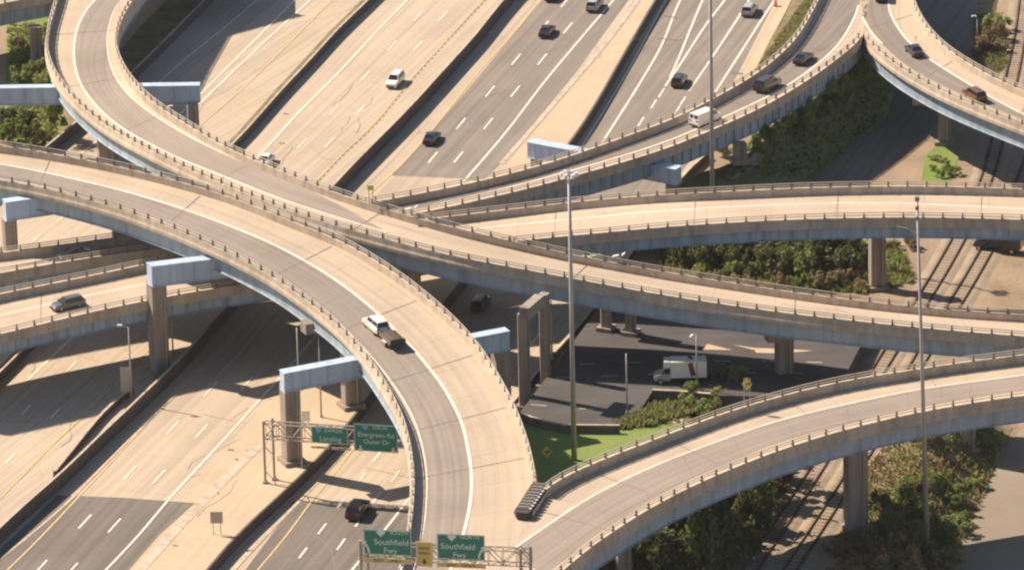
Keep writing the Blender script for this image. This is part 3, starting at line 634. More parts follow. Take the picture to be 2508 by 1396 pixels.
# ------------------------------------------------------------------ piers
def pier(label, cols, zts, size=(1.9, 1.9), cap=None, z0=GR, name='bridge_pier', capm='concrete', depth=1.8, width=1.6, group=None, axis=None, taper=1.0):
    """cols: ground pixels of the columns; cap: two pixels of the beam's top line at height zt"""
    b0 = at(*cols[0], z0); root = thing(name, b0, label, 'bridge pier', group)
    a = b = None; za, zb_ = zts if isinstance(zts, tuple) else (zts, zts); zt = za
    if cap: a, b = at(*cap[0], za), at(*cap[1], zb_)
    X = (b - a) if cap else Vector(axis or (1, .25, 0)); X.z = 0; X.normalize(); Y = Vector((-X.y, X.x, 0))
    for ci, c in enumerate(cols):
        zt = zb_ if ci else za; p = at(*c, z0); h = zt - (depth if cap else 0) - z0
        m = MB(); rings = []; hx, hy, ch = size[0] / 2, size[1] / 2, .16
        for z_ in (-.4, h): rings.append([p + X * ux + Y * uy + Vector((0, 0, z_)) for ux, uy in ((-hx + ch, -hy), (hx - ch, -hy), (hx, -hy + ch), (hx, hy - ch), (hx - ch, hy), (-hx + ch, hy), (-hx, hy - ch), (-hx, -hy + ch))])
        m.loft(rings)
        m.box(p + Vector((0, 0, .25)), (size[0] + .9, size[1] + .9, .7), X, Y)
        m.build('column', M['concrete'], root)
        if ci == 0:
            m = MB(); q_ = p - Y * (hy + .12) + X * hx * .5; m.tube(q_, q_ + Vector((0, 0, h)), .09, n=6); m.build('drain_pipe', M['signback'], root)
    if cap:
        m = MB(); L = (b - a).length; c = (a + b) / 2
        if capm == 'cap':
            XL = b - a; m.box(c - Vector((0, 0, depth / 2)), (L, width, depth - .12), XL, Y)
            m.box(c - Vector((0, 0, .03)), (L + .1, width + .3, .1), XL, Y); m.box(c - Vector((0, 0, depth - .02)), (L + .1, width + .3, .1), XL, Y)
            k = int(L / 2.6)
            for i in range(k + 1):
                for sd_ in (-1, 1): m.box(a.lerp(b, (i + .5) / (k + 1)) + Y * sd_ * (width / 2 + .05) - Vector((0, 0, depth / 2)), (.06, .12, depth - .2), X, Y)
        else:
            m.box(c - Vector((0, 0, depth / 2)), (L, width, depth), X, Y)
        m.build('cap_beam', M[capm], root)
    return root
BG = 'steel straddle bents over the freeway'
pier('pale blue straddle bent behind the loop of the tall ramp', [(478, 372), (-50, 384)], 10.6, (1.5, 1.5), ((-80, 214), (489, 206)), 0, capm='cap', depth=2.7, width=1.3, group=BG)
pier('pale blue bent cut by the picture edge above the grey wagon', [(34, 768), (300, 730)], 17.0, (1.8, 1.8), ((10, 492), (320, 446)), 0, capm='cap', depth=2.8, width=1.4, group=BG)
pier('pale blue bent above the ramp with the grey wagon', [(392, 916), (842, 812)], (16.6, 14.2), (2.2, 2.2), ((365, 648), (850, 590)), 0, capm='cap', depth=3.0, width=1.6, group=BG)
pier('pale blue bent behind the overhead sign gantry with two green panels', [(715, 1132), (1230, 1043)], 13.9, (2.1, 2.1), ((690, 910), (1242, 806)), 0, capm='cap', depth=2.7, width=1.4, group=BG)
pier('pale blue bent poking out on both sides of the ramp with the van', [(1316, 505), (1646, 568)], 9.0, (1.4, 1.4), ((1298, 344), (1662, 411)), GR, capm='cap', depth=2.4, width=1.6, group=BG)
pier('concrete pier with tan cap end peeping out by the curved ramp', [(860, 996)], 13.8, (2.2, 1.8), ((742, 790), (990, 742)), 0, depth=1.5, width=1.9)
pier('concrete frame pier with two columns by the tall lamp mast and long ramp', [(1285, 1000), (1337, 950)], 14.4, (1.25, 1.25), ((1283, 754), (1322, 721)), GR + .4, depth=1.7, width=1.4)
pier('concrete hammerhead pier standing behind the yellow diamond sign', [(1921, 948)], 7.4, (2.3, 1.8), ((1877, 814), (1985, 800)), GR, depth=1.3, width=1.7)
pier('thick concrete pier among the bushes by the railway under the middle ramp', [(2148, 706)], 10.8, (2.1, 1.8), None, GR)
pier('tall concrete pier beside the railway tracks with a bright edge', [(2096, 1294)], 10.5, (2.8, 2.2), None, GR)
pier('concrete pier on the grassy slope near the small road', [(2368, 1102)], 7.2, (2.0, 1.8), None, -4.6)
pier('pale concrete pier rising from the dark trees at the picture edge', [(1528, 1450)], 10.5, (1.8, 1.8), None, GR)
pier('concrete hammerhead pier under the ramp with the brown car', [(2313, 352)], 7.2, (1.8, 1.6), ((2236, 236), (2372, 240)), GR, depth=1.2, width=1.6)
pier('dark concrete pier on the grass beneath the corner ramp', [(91, 160)], 6.4, (1.7, 1.6), None, 0)
pier('concrete pier half hidden where the loop meets the curved ramp', [(264, 432)], 9.2, (2.6, 1.8), None, 0)
pier('concrete pier by the dirt patch under the ramp with the van', [(1812, 396)], 7.4, (1.8, 1.7), None, 4.5)
pier('shaded concrete pier behind the curved ramp under the tall ramp', [(1016, 872)], 12.3, (2.0, 1.8), None, GR)
pier('shaded two column pier beyond the street under the long ramp', [(1545, 818), (1485, 808)], 9.2, (1.3, 1.3), ((1450, 674), (1590, 692)), ST, depth=1.2, width=1.5)
# ------------------------------------------------------------------ poles and masts
def pole(name, label, cat, base, h, rb, rt, group=None, n=12, lean=0.0):
    root = thing(name, base, label, cat, group); m = MB(); m.tube(base, base + Vector((lean, 0, h)), rb, rt, n); m.build('shaft', M['pole'], root, smooth_=True)
    m = MB(); m.tube(base, base + Vector((0, 0, .35)), rb * 1.7, rb * 1.6, n); m.build('base_flange', M['pole'], root)
    return root
def pole_px(name, label, cat, x, yt, yb, z0, rb, rt, group=None, xb=None, lean=0.0):
    b = at(xb if xb else x, yb, z0); h = 1.0
    for _ in range(3):
        h *= (yb - yt) / max(1e-3, (topx(b)[1] - topx(b + Vector((0, 0, h)))[1]))
    return pole(name, label, cat, b, h, rb, rt, group, lean=lean), b, h
def mast_head(root, b, h, nl=6, r=.95):
    m = MB(); m.tube(b + Vector((0, 0, h - .2)), b + Vector((0, 0, h + .5)), .32, .28, 10); m.build('head_drum', M['pole'], root)
    for k in range(nl):
        a = 2 * math.pi * k / nl; d = Vector((math.cos(a), math.sin(a), 0))
        m = MB(); c = b + Vector((0, 0, h + .1)) + d * r
        m.tube(b + Vector((0, 0, h + .1)), c, .06); m.tube(c + Vector((0, 0, -.35)), c + Vector((0, 0, .2)), .32, .24, 10); m.build('luminaire', M['lampw'], root)
G1 = 'high mast lights'
r_, b_, h_ = pole_px('high_mast_light', 'tall lamp mast running up out of the picture past the white van', 'lamp mast', 1746, -140, 597, GR, .36, .2, G1); mast_head(r_, b_, h_)
r_, b_, h_ = pole_px('high_mast_light', 'tall lamp mast rising from the lawn with white lamps at its head', 'lamp mast', 1407, 428, 1156, GR, .40, .21, G1); mast_head(r_, b_, h_)
r_, b_, h_ = pole_px('utility_mast', 'tall bare mast standing in the bushes beside the railway', 'mast', 2272, 484, 1372, terr(at(2272, 1372, -4).x, at(2272, 1372, -4).y), .36, .14, xb=2272, lean=-1.45); b_ = b_ + Vector((-1.45, 0, 0))
m = MB()
for dz, s_ in ((-.4, .5), (-1.6, .4), (-3.0, .3)): m.tube(b_ + Vector((0, 0, h_ + dz)), b_ + Vector((0, 0, h_ + dz + .5)), s_ * .6, s_ * .6, 8)
m.build('antenna', M['post'], r_)
m = MB(); p0 = b_ + Vector((0, 0, h_ - 4.9)); q = [p0, p0 + Vector((-1.2, .2, .7)), p0 + Vector((-2.6, .4, 1.0))]
for i in range(2): m.tube(q[i], q[i + 1], .06, .05, 6)
m.build('bracket_arm', M['rail'], r_)
def lamp(label, x, yt, yb, z0, xb=None, arm=(-1.2, .3), hd=True):
    r, b, h = pole_px('lamp_post', label, 'lamp post', x, yt, yb, z0, .13, .09, xb=xb)
    if hd:
        m = MB(); t = b + Vector((0, 0, h)); e = t + Vector((arm[0], arm[1], .25)); m.tube(t - Vector((0, 0, .1)), e, .05, .05, 6); m.build('bracket_arm', M['pole'], r)
        m = MB(); X = Vector((arm[0], arm[1], 0)).normalized(); m.box(e + X * .3, (.85, .36, .2), X, Vector((-X.y, X.x, 0)), taper=.8); m.build('lamp_head', M['lampw'], r)
    return r
lamp('slim lamp post with the big blank sign standing by it', 316, 802, 988, 0, 323, (-.9, .2))
lamp('white headed lamp beside the thick column of the blue bent', 410, 764, 870, 0, 424, (-.5, .1))
lamp('pale pole in the deep shade just above the bent behind the sign gantry', 730, 802, 1034, 0, 735, hd=False)
lamp('thin pole in the shade between the tan cap end and the bent', 782, 806, 1022, 0, 787, hd=False)
lamp('lamp post hugging the column behind the overhead sign gantry', 737, 958, 1146, 0, 740, (.9, .5))
lamp('slim pole in the shaded street in front of the dark pillars', 1533, 866, 1012, ST, 1536, hd=False)
lamp('street lamp standing over the delivery truck', 1704, 818, 952, ST, 1707, (-.5, -.9))
lamp('thin pole beside the rear column of the concrete frame pier', 1349, 735, 880, ST, 1352, hd=False)
lamp('thin pole under the far end of the bent at the curved ramp edge', 1211, 858, 1000, GR, 1214, hd=False)
lamp('slim lamp post at the dark end of the bent behind the loop', 462, 258, 420, 0, 466, (-2.2, -.9))
lamp('small lamp at the edge of the shaded road by the dry bushes', 2391, 44, 120, GR, 2393, (-.2, 0))
for lb, x, y in (('white lamp bracketed to the railing where the ramps cross', 1010, 530), ('white double lamp bracketed to the railing beside the green thicket', 1518, 645)):
    b = at(x, y, (zr0(x, y) - tilt(x) + 1.05)); r = thing('railing_lamp', b, lb, 'lamp'); m = MB(); m.tube(b, b + Vector((0, 0, 1.0)), .07); m.build('bracket_arm', M['pole'], r)
    m = MB(); m.box(b + Vector((-.55, .2, 1.0)), (.9, .4, .22), (1, .2, .15)); m.box(b + Vector((.5, .3, 1.2)), (.6, .4, .2), (1, .5, .6)); m.build('lamp_head', M['lampw'], r)
# ------------------------------------------------------------------ signs
fcache = {}
def text_mesh(txt, size):
    c = bpy.data.curves.new('t', 'FONT'); c.body = txt; c.size = size; c.align_x = 'CENTER'; c.align_y = 'CENTER'; c.extrude = .008
    o = bpy.data.objects.new('t', c); col.objects.link(o); dg = bpy.context.evaluated_depsgraph_get(); dg.update()
    me = bpy.data.meshes.new_from_object(o.evaluated_get(dg)); bpy.data.objects.remove(o); return me
class Panel:
    """a sign face: origin at the centre, X along the face, Z up, normal towards the driver"""
    def __init__(s, root, c, X, wd, ht, m, name='sign_panel', border=True, back='signback'):
        X = Vector(X); X.z = 0; X.normalize(); s.X = X; s.N = Vector((X.y, -X.x, 0)); s.c = Vector(c); s.root = root; Zv = Vector((0, 0, 1))
        mb = MB(); mb.box(s.c, (wd, .08, ht), X, -s.N); s.o = mb.build(name, M[m], root)
        if border:
            b = MB(); q = .07
            for dx, dz, sx, sz in ((0, ht / 2 - q, wd - .1, .07), (0, -ht / 2 + q, wd - .1, .07), (wd / 2 - q, 0, .07, ht - .1), (-wd / 2 + q, 0, .07, ht - .1)):
                b.box(s.c + X * dx + Zv * dz + s.N * .045, (sx, .02, sz), X, -s.N)
            b.build('sign_border', M['signwhite'], s.o)
    def text(s, t, size, dx, dz, m='signwhite'):
        me = text_mesh(t, size); me.materials.clear(); me.materials.append(M[m]); o = bpy.data.objects.new('lettering', me); col.objects.link(o); o.parent = s.o
        p = s.c + s.X * dx + Vector((0, 0, dz)) + s.N * .055 - Vector(s.o['_w'])
        o.matrix_local = Matrix(((s.X.x, 0, s.N.x, p.x), (s.X.y, 0, s.N.y, p.y), (0, 1, 0, p.z), (0, 0, 0, 1)))
    def shape(s, pts, dx, dz, m='signwhite', name='symbol', k=1.0, off=.05):
        mb = MB(); n = len(pts); f = [s.c + s.X * (dx + x * k) + Vector((0, 0, dz + z * k)) + s.N * off for x, z in pts]; g_ = [v + s.N * .015 for v in f]
        mb.add(f + g_, [tuple(range(n, 2 * n))] + [(i, (i + 1) % n, n + (i + 1) % n, n + i) for i in range(n)]); mb.build(name, M[m], s.o)
DOWN = [(-.12, .4), (.12, .4), (.12, 0), (.36, 0), (0, -.4), (-.36, 0), (-.12, 0)]
SHIELD = [(-.5, .35), (-.25, .45), (0, .38), (.25, .45), (.5, .35), (.52, 0), (.35, -.35), (0, -.55), (-.35, -.35), (-.52, 0)]
DIA = [(0, .62), (.62, 0), (0, -.62), (-.62, 0)]
CURVEL = [(.22, -.75), (.44, -.75), (.40, -.3), (.22, .1), (.0, .38), (.18, .52), (-.42, .72), (-.42, .1), (-.2, .24), (.06, -.06), (.2, -.4)]
CURVER = [(-x, z) for x, z in CURVEL]
def truss(root, a, b, hgt=1.7, dep=1.2, name='truss'):
    X = (b - a).normalized(); Y = Vector((-X.y, X.x, 0)).normalized(); L = (b - a).length; m = MB(); Zv = Vector((0, 0, 1)); n = int(L / 1.7)
    for y in (0, dep):
        for z in (0, hgt): m.tube(a + Y * y + Zv * z, b + Y * y + Zv * z, .09, n=6)
    for i in range(n + 1):
        p = a + X * (L * i / n); q = a + X * (L * (i + 1) / n)
        for y in (0, dep):
            m.tube(p + Y * y, p + Y * y + Zv * hgt, .05, n=5)
            if i < n: m.tube(p + Y * y + Zv * (hgt if i % 2 else 0), q + Y * y + Zv * (0 if i % 2 else hgt), .06, n=5)
        for z in (0, hgt):
            m.tube(p + Zv * z, p + Y * dep + Zv * z, .05, n=5)
            if i < n: m.tube(p + Zv * z, q + Y * dep + Zv * z, .045, n=5)
    m.build(name, M['truss'], root)
def tower(root, p, X, h, wd=1.3):
    X = Vector(X).normalized(); m = MB(); Zv = Vector((0, 0, 1)); Y = Vector((-X.y, X.x, 0))
    a, b = p - X * 0, p + Y * wd + X * .9
    for q in (a, b): m.tube(q, q + Zv * h, .17, .15, 8); m.box(q + Zv * .15, (.7, .7, .35))
    n = int(h / 1.5)
    for i in range(n): m.tube((a if i % 2 else b) + Zv * (h * i / n), (b if i % 2 else a) + Zv * (h * (i + 1) / n), .06, n=5)
    m.build('tower_leg', M['truss'], root)
# gantry over the lower lanes
ga = at(650, 1183, 0); gb = at(1160, 1217, 0); gx = (gb - ga); gx.z = 0; L1 = gx.length; gx.normalize(); gn = Vector((gx.y, -gx.x, 0))
root = thing('sign_gantry', ga, 'overhead sign gantry with two green panels beside the curved ramp', 'sign gantry')
tower(root, ga, gx, 8.8); tower(root, Vector((gb.x, gb.y, GR)), gx, 8.8 - GR)
ta, tb = ga + Vector((0, 0, 6.3)), gb + Vector((0, 0, 6.3)); truss(root, ta, tb, 2.1)
def gp(x, y, off=.35):                                    # pixel to the plane of the gantry's front
    d = ray(x, y); o = ga + gn * off; k = (o - CAM).dot(gn) / d.dot(gn); return CAM + d * k
def pan(root, x0, y0, x1, y1, fn, m, **kw):
    a = fn(x0, y0); b = fn(x1, y1); s_ = (b - a); wd = s_.x / gx.x if abs(gx.x) > .3 else s_.length
    return Panel(root, (a + b) / 2, gx, abs(wd), abs(s_.z), m, **kw)
p = pan(root, 762, 1043, 853, 1089, gp, 'green')
p.shape(SHIELD, -1.5, .72, 'signblue', 'route_shield', .8); p.text('96', .5, -1.5, .72); p.text('EXPRESS', .66, .55, .66); p.text('Lansing', 1.0, .1, -.5)
p = pan(root, 762, 1091, 860, 1103, gp, 'signyellow'); p.shape(DOWN, -.1, 0, 'signblack', 'arrow', .75); p.text('EXIT', .42, -1.6, 0, 'signblack'); p.text('ONLY', .42, 1.5, 0, 'signblack')
p = pan(root, 866, 1036, 975, 1109, gp, 'green')
p.shape(SHIELD, -1.4, 1.55, 'signblue', 'route_shield', .85); p.text('96', .52, -1.4, 1.55); p.text('LOCAL', .66, .65, 1.5); p.text('Evergreen Rd', .9, .05, .42); p.text('Outer Dr', .9, .1, -.55)
p.shape(DOWN, -2.1, -1.6, 'signwhite', 'arrow', 1.1); p.shape(DOWN, 2.3, -1.6, 'signwhite', 'arrow', 1.1)
# gantry over the gore at the bottom of the picture
ZG = 18.2
ga2 = at(884, 1386, ZG); gb2 = at(1300, 1404, ZG); gx = (gb2 - ga2); gx.z = 0; gx.normalize(); gn2 = Vector((gx.y, -gx.x, 0))
b2 = Vector((ga2.x, ga2.y, 0)); root = thing('sign_gantry', b2, 'overhead sign gantry in front carrying two green panels and a yellow one', 'sign gantry')
m = MB(); m.tube(b2, b2 + Vector((0, 0, ZG + 3.4)), .2, .2, 8); m.tube(b2 + gx * .9, b2 + gx * .9 + Vector((0, 0, ZG + 2.2)), .16, .16, 8); m.build('tower_leg', M['truss'], root)
e2 = Vector((gb2.x, gb2.y, GR)); m = MB(); m.tube(e2, e2 + Vector((0, 0, ZG + 3.6 - GR)), .2, .2, 8); m.tube(e2 - gx * 1.2, e2 - gx * 1.2 + Vector((0, 0, ZG + 3.2 - GR)), .18, .18, 8)
for i in range(9): m.tube(e2 + Vector((0, 0, ZG - GR - 9 + i * 1.4)) - gx * (1.2 if i % 2 else 0), e2 + Vector((0, 0, ZG - GR - 7.6 + i * 1.4)) - gx * (0 if i % 2 else 1.2), .06, n=5)
m.build('tower_leg', M['truss'], root)
truss(root, ga2 + Vector((0, 0, .9)), gb2 + Vector((0, 0, .9)), 1.9)
def gp2(x, y, off=.35):
    d = ray(x, y); o = ga2 + gn2 * off; k = (o - CAM).dot(gn2) / d.dot(gn2); return CAM + d * k
for x0, y0, x1, y1, word, sx, arrow, ax in ((890, 1295, 1009, 1361, 'SOUTH', .3, CURVEL, -2.7), (1070, 1306, 1188, 1372, 'NORTH', .0, CURVER, 2.55)):
    p = pan(root, x0, y0, x1, y1, gp2, 'green')
    p.shape(DIA, -.9 + sx - .2, 1.32, 'signwhite', 'route_shield', .95); p.text('39', .5, -.9 + sx - .2, 1.32, 'signblack'); p.text(word, .66, 1.1 + sx, 1.3)
    p.text('Southfield', 1.06, .45 if ax < 0 else -.35, .05); p.text('Fwy', 1.0, .3 if ax < 0 else -.2, -1.05)
    p.shape(arrow, ax, -.55, 'signwhite', 'arrow', 1.15)
    q_ = pan(root, x0, y1 + 3, x1 + 2, y1 + 20, gp2, 'signyellow'); q_.text('EXIT   ONLY', .62, 0, 0, 'signblack')
a = gp2(1018, 1325); b = gp2(1060, 1387); c = (a + b) / 2
p = Panel(root, c, gx, b.x - a.x, abs(b.z - a.z), 'signyellow'); p.text('RAMP', .5, 0, .75, 'signblack'); p.text('SPEED', .45, 0, .1, 'signblack'); p.shape(DOWN, 0, -.95, 'signblack', 'arrow', .9)
# smaller signs
def small_sign(label, base, wd, ht, zb, m, X=(1, -.05, 0), legs=(-.5, .5), diamond=False, face=None, name='road_sign', z1=None):
    r = thing(name, base, label, 'sign'); X = Vector(X).normalized()
    for l_ in legs:
        mb = MB(); mb.tube(base + X * wd * l_ * .6, base + X * wd * l_ * .6 + Vector((0, 0, zb + ht * .9)), .06, n=6); mb.build('sign_post', M['signback'], r)
    N = Vector((X.y, -X.x, 0)); c = base + Vector((0, 0, zb + ht / 2)) + N * .1; mb = MB()
    if diamond:
        v = [c + X * wd / 2, c + Vector((0, 0, ht / 2)), c - X * wd / 2, c - Vector((0, 0, ht / 2))]; u = [q + N * .05 for q in v]
        mb.add(v + u, [(3, 2, 1, 0), (4, 5, 6, 7), (0, 1, 5, 4), (1, 2, 6, 5), (2, 3, 7, 6), (3, 0, 4, 7)])
    else: mb.box(c, (wd, .06, ht), X, -N)
    o = mb.build('sign_panel', M[m], r)
    if face:
        mb = MB(); n = len(face); f = [c + X * x + Vector((0, 0, z)) + N * .07 for x, z in face]; mb.add(f, [tuple(range(n))]); mb.build('symbol', M['signblack'], o)
    return r
small_sign('blank grey sign back on two legs on the pale shoulder', at(532, 1308, 0), 1.6, 1.6, 1.6, 'signback')
small_sign('large blank grey sign back at the tip of the branching wall', at(312, 986, 0), 1.6, 3.6, 1.6, 'signback')
small_sign('small pale sign beside the column behind the sign gantry', at(750, 1046, 0), 1.1, 1.5, .9, 'lampw')
ARW = [(-.12, -.4), (.0, -.4), (.0, .0), (.25, .0), (.25, -.15), (.5, .08), (.25, .3), (.25, .15), (-.12, .15)]
small_sign('yellow diamond sign in the shade near the crash cushion', at(1340, 1160, GR), 1.5, 1.6, 2.4, 'signyellow', legs=(0,), diamond=True, face=ARW)
small_sign('yellow diamond sign on two posts at the weedy ramp edge', at(1830, 990, 14.2), 1.3, 1.9, 1.9, 'signyellow', legs=(-.5, .5), diamond=True, face=ARW)
small_sign('narrow yellow sign on twin posts where the tall ramps cross', at(909, 502, 16.7), .9, .7, 2.2, 'signyellow', legs=(-.5, .5))
small_sign('small yellow sign fixed at the shadow corner by the dark car', at(228, 545, 0), .7, .9, .6, 'signyellow', legs=(0,))
# ------------------------------------------------------------------ crash cushion in the gore
cc_f = hit(ra5, 1282, 1268) or at(1282, 1268, 13.2); cc_b = hit(ra5, 1325, 1204) or at(1325, 1204, 13.2)
cx = (cc_b - cc_f); Lc = cx.length; ang = math.atan2(cx.y, cx.x)
root = thing('crash_cushion', cc_f, 'black striped crash cushion at the point where the two ramps meet', 'crash cushion', rz=ang)
nb = 9
for i in range(nb):
    x = Lc * (i + .5) / nb; w_ = Lc / nb * .36; hw = 1.12 + .012 * i; m = MB(); rings = []
    for z_, k_ in ((.08, .92), (.2, 1.0), (1.0, 1.0), (1.12, .9)):
        rings.append([Vector((x + w_ * k_ * math.cos(a_), (hw - w_) * (1 if math.sin(a_) >= 0 else -1) + w_ * k_ * math.sin(a_), z_)) for a_ in [2 * math.pi * q / 20 + .01 for q in range(20)]])
    m.loft(rings); m.build('cushion_module', M['rubber'], root, world=False)
    m = MB(); m.box((x + Lc / nb * .5, .18, .62), (Lc / nb * .22, 1.55, 1.05)); m.build('steel_diaphragm', M['signback'], root, world=False)
    m = MB(); m.tube((x, -hw + .28, 1.1), (x, -hw + .28, 1.2), .2, .16, 8); m.build('module_cap', M['lampw'], root, world=False)
for s_ in (-1, 1):
    m = MB()
    for i in range(nb): m.box((Lc * (i + .5) / nb, s_ * 1.2, .55), (Lc / nb * .8, .08, .5), (1, -.05 * s_, 0), (.05 * s_, 1, 0))
    m.build('fender_panel', M['rail'], root, world=False)
m = MB(); m.loft([[Vector((.05 + .0, y, .1)) for y in (-1.1, 1.1)] + [Vector((.05, 1.1, 1.1)), Vector((.05, -1.1, 1.1))], [Vector((-.7, y, .15)) for y in (-.7, .7)] + [Vector((-.7, .7, 1.0)), Vector((-.7, -.7, 1.0))]]); m.build('nose', M['rubber'], root, world=False)

# ------------------------------------------------------------------ vehicles
PAINT = {}
def paint(c):
    if c not in PAINT: PAINT[c] = plain('car_paint', c, .28, .0, .5, .6)
    return PAINT[c]
#      length, half width, wheelbase ends, belt z, roof z, sections of the lower body (x, z top), glasshouse base xs and roof xs
KIND = dict(
    sedan=dict(L=4.8, w=.92, ax=(-1.42, 1.45), prof=[(-2.4, .62, .86), (-2.3, .95, .93), (-1.6, 1.03, 1), (-.9, 1.03, 1), (.9, 1.0, 1), (1.3, .97, .99), (2.1, .82, .95), (2.36, .68, .88), (2.42, .5, .82)], cab=(-1.75, 1.15, -1.0, .25, 1.46), belt=.98),
    suv=dict(L=4.8, w=.97, ax=(-1.45, 1.42), prof=[(-2.4, .7, .9), (-2.36, 1.1, .95), (-1.8, 1.15, 1), (.9, 1.12, 1), (1.3, 1.1, .99), (2.1, 1.0, .95), (2.36, .82, .9), (2.42, .55, .84)], cab=(-2.3, 1.15, -2.05, .45, 1.76), belt=1.1),
    wagon=dict(L=4.8, w=.93, ax=(-1.42, 1.42), prof=[(-2.4, .65, .9), (-2.34, 1.0, .95), (-1.7, 1.05, 1), (.9, 1.02, 1), (1.3, 1.0, .99), (2.1, .86, .95), (2.36, .7, .88), (2.42, .5, .82)], cab=(-2.25, 1.2, -1.85, .4, 1.58), belt=1.02),
    van=dict(L=5.6, w=1.0, ax=(-1.75, 1.75), prof=[(-2.8, .7, .95), (-2.76, 1.28, 1), (-1.8, 1.3, 1), (1.4, 1.3, 1), (1.75, 1.2, .99), (2.5, 1.05, .95), (2.78, .85, .9), (2.82, .55, .86)], cab=(-2.74, 1.7, -2.66, .95, 2.1), belt=1.28),
)
def ring(x, zt, k, w_, zb=.28):
    h = w_ * k
    return [Vector((x, y, z)) for y, z in ((-h * .9, zb), (-h, zb + .16), (-h, zt * .72), (-h * .94, zt - .05), (-h * .84, zt), (h * .84, zt), (h * .94, zt - .05), (h, zt * .72), (h, zb + .16), (h * .9, zb))]
def wheels(root, xs, y, r=.34, wd=.23):
    for x in xs:
        for s_ in (-1, 1):
            m = MB(); m.tube((x, s_ * (y - wd), r), (x, s_ * y, r), r, n=16); wo = m.build('wheel', M['tyre'], root, world=False)
            m = MB(); m.tube((x, s_ * (y - .05), r), (x, s_ * (y + .015), r), r * .62, n=12); m.build('rim', M['rim'], wo, world=False)
def place(name, label, cat, r, x, y, d, z=None, group=None):
    def gp_(x, y):
        h = hit(r, x, y) if r else None
        return h if h is not None else at(x, y, z if z is not None else 9.9)
    c = gp_(x, y); a = gp_(x - d[0] * .5, y - d[1] * .5); b = gp_(x + d[0] * .5, y + d[1] * .5); v = b - a; v.z = 0
    o = thing(name, c + Vector((0, 0, .03)), label, cat, group, math.atan2(v.y, v.x)); return o
def car(label, kind, c, r, x, y, d, z=None, cat=None, roof=None, scale=1.0):
    K = KIND[kind]; nm = {'sedan': 'sedan_car', 'suv': 'sport_utility_car', 'wagon': 'estate_car', 'van': 'cargo_van'}[kind]
    o = place(nm, label, cat or ('van' if kind == 'van' else 'car'), r, x, y, d, z, 'vehicles on the freeway and ramps'); pm = paint(c); w_ = K['w']
    o.scale = (scale,) * 3
    m = MB(); m.loft([ring(px, zt, k, w_) for px, zt, k in K['prof']]); m.build('body', pm, o, world=False)
    x0, x1, x2, x3, zr = K['cab']; zb = K['belt'] - .02; wb, wr = w_ * .86, w_ * .70
    if kind == 'van': wb, wr = w_ * .95, w_ * .86
    B = [Vector((x0, -wb, zb)), Vector((x1, -wb * .94, zb)), Vector((x1, wb * .94, zb)), Vector((x0, wb, zb))]
    T = [Vector((x2, -wr, zr - .06)), Vector((x3, -wr, zr - .06)), Vector((x3, wr, zr - .06)), Vector((x2, wr, zr - .06))]
    if kind == 'van':
        xm = .55
        Bv = [Vector((x0, -wb, zb)), Vector((xm, -wb, zb)), Vector((xm, wb, zb)), Vector((x0, wb, zb))]; Tv = [Vector((x2, -wr, zr - .02)), Vector((xm, -wr, zr - .02)), Vector((xm, wr, zr - .02)), Vector((x2, wr, zr - .02))]
        m = MB(); m.loft([Bv, Tv]); m.build('cargo_body', pm, o, world=False)
        for s_ in (-1, 1):
            m = MB(); m.box((x0 + .02, s_ * .42, zb + .42), (.06, .5, .42)); m.build('rear_window', M['glass'], o, world=False)
        B[0].x = B[3].x = xm + .02; T[0].x = T[3].x = xm + .02
    for nm_, q in (('windshield', (B[1], B[2], T[2], T[1])), ('rear_window', (B[3], B[0], T[0], T[3])), ('side_window', (B[0], B[1], T[1], T[0])), ('side_window', (B[2], B[3], T[3], T[2]))):
        if kind == 'van' and nm_ == 'rear_window': continue
        m = MB(); m.add(q, [(0, 1, 2, 3)]); m.build(nm_, M['glass'], o, world=False)
    m = MB(); rr = [[Vector((xx, yy * wr * k, zz)) for yy, zz in ((-1, zr - .07), (-.8, zr), (.8, zr), (1, zr - .07))] for xx, k in ((x2 - .06, .94), (x2 + .2, 1.0), (x3 - .2, 1.0), (x3 + .05, .94))]
    m.loft(rr); m.build('roof', roof and paint(roof) or pm, o, world=False)
    for s_, (i, j) in ((-1, (0, 1)), (1, (3, 2))):                # pillars
        for f in (0, .5, 1):
            m = MB(); b_ = B[i].lerp(B[j], f); t_ = T[i].lerp(T[j], f); m.tube(b_, t_, .055, .05, 5); m.build('pillar', pm, o, world=False)
    e = K['prof'][-1][0]; rx = K['prof'][0][0]; hz = K['prof'][-2][1] - .08
    for s_ in (-1, 1):
        m = MB(); m.box((e - .13, s_ * w_ * .62, hz), (.2, .42, .16)); m.build('headlight', M['light'], o, world=False)
        m = MB(); m.box((rx + .06, s_ * w_ * .68, K['belt'] - .16), (.16, .34, .2)); m.build('taillight', M['tail'], o, world=False)
        m = MB(); m.box((x1 - .3, s_ * (w_ + .1), zb + .08), (.16, .2, .16)); m.build('wing_mirror', pm, o, world=False)
    m = MB(); m.box((e - .06, 0, .42), (.14, w_ * 1.25, .24)); m.build('grille', M['trim'], o, world=False)
    m = MB(); m.box((rx + .04, 0, .42), (.16, w_ * 1.7, .22)); m.build('rear_bumper', M['trim'], o, world=False)
    wheels(o, K['ax'], w_ - .02, .37 if kind in ('suv', 'van') else .33)
    return o
BLK, GRY, WHT, SIL, BRN, NAVY, DGR = (.012, .013, .016), (.11, .12, .125), (.78, .77, .74), (.42, .42, .42), (.14, .055, .03), (.018, .022, .035), (.035, .033, .034)
UPW = (22, -27)
car('grey estate car with bright headlamps on the middle ramp', 'wagon', GRY, ra2, 166, 754, (-90, 21))
car('dark car in the shade on the narrow ramp behind the grey estate car', 'sedan', NAVY, ra3, 183, 632, (-90, 17))
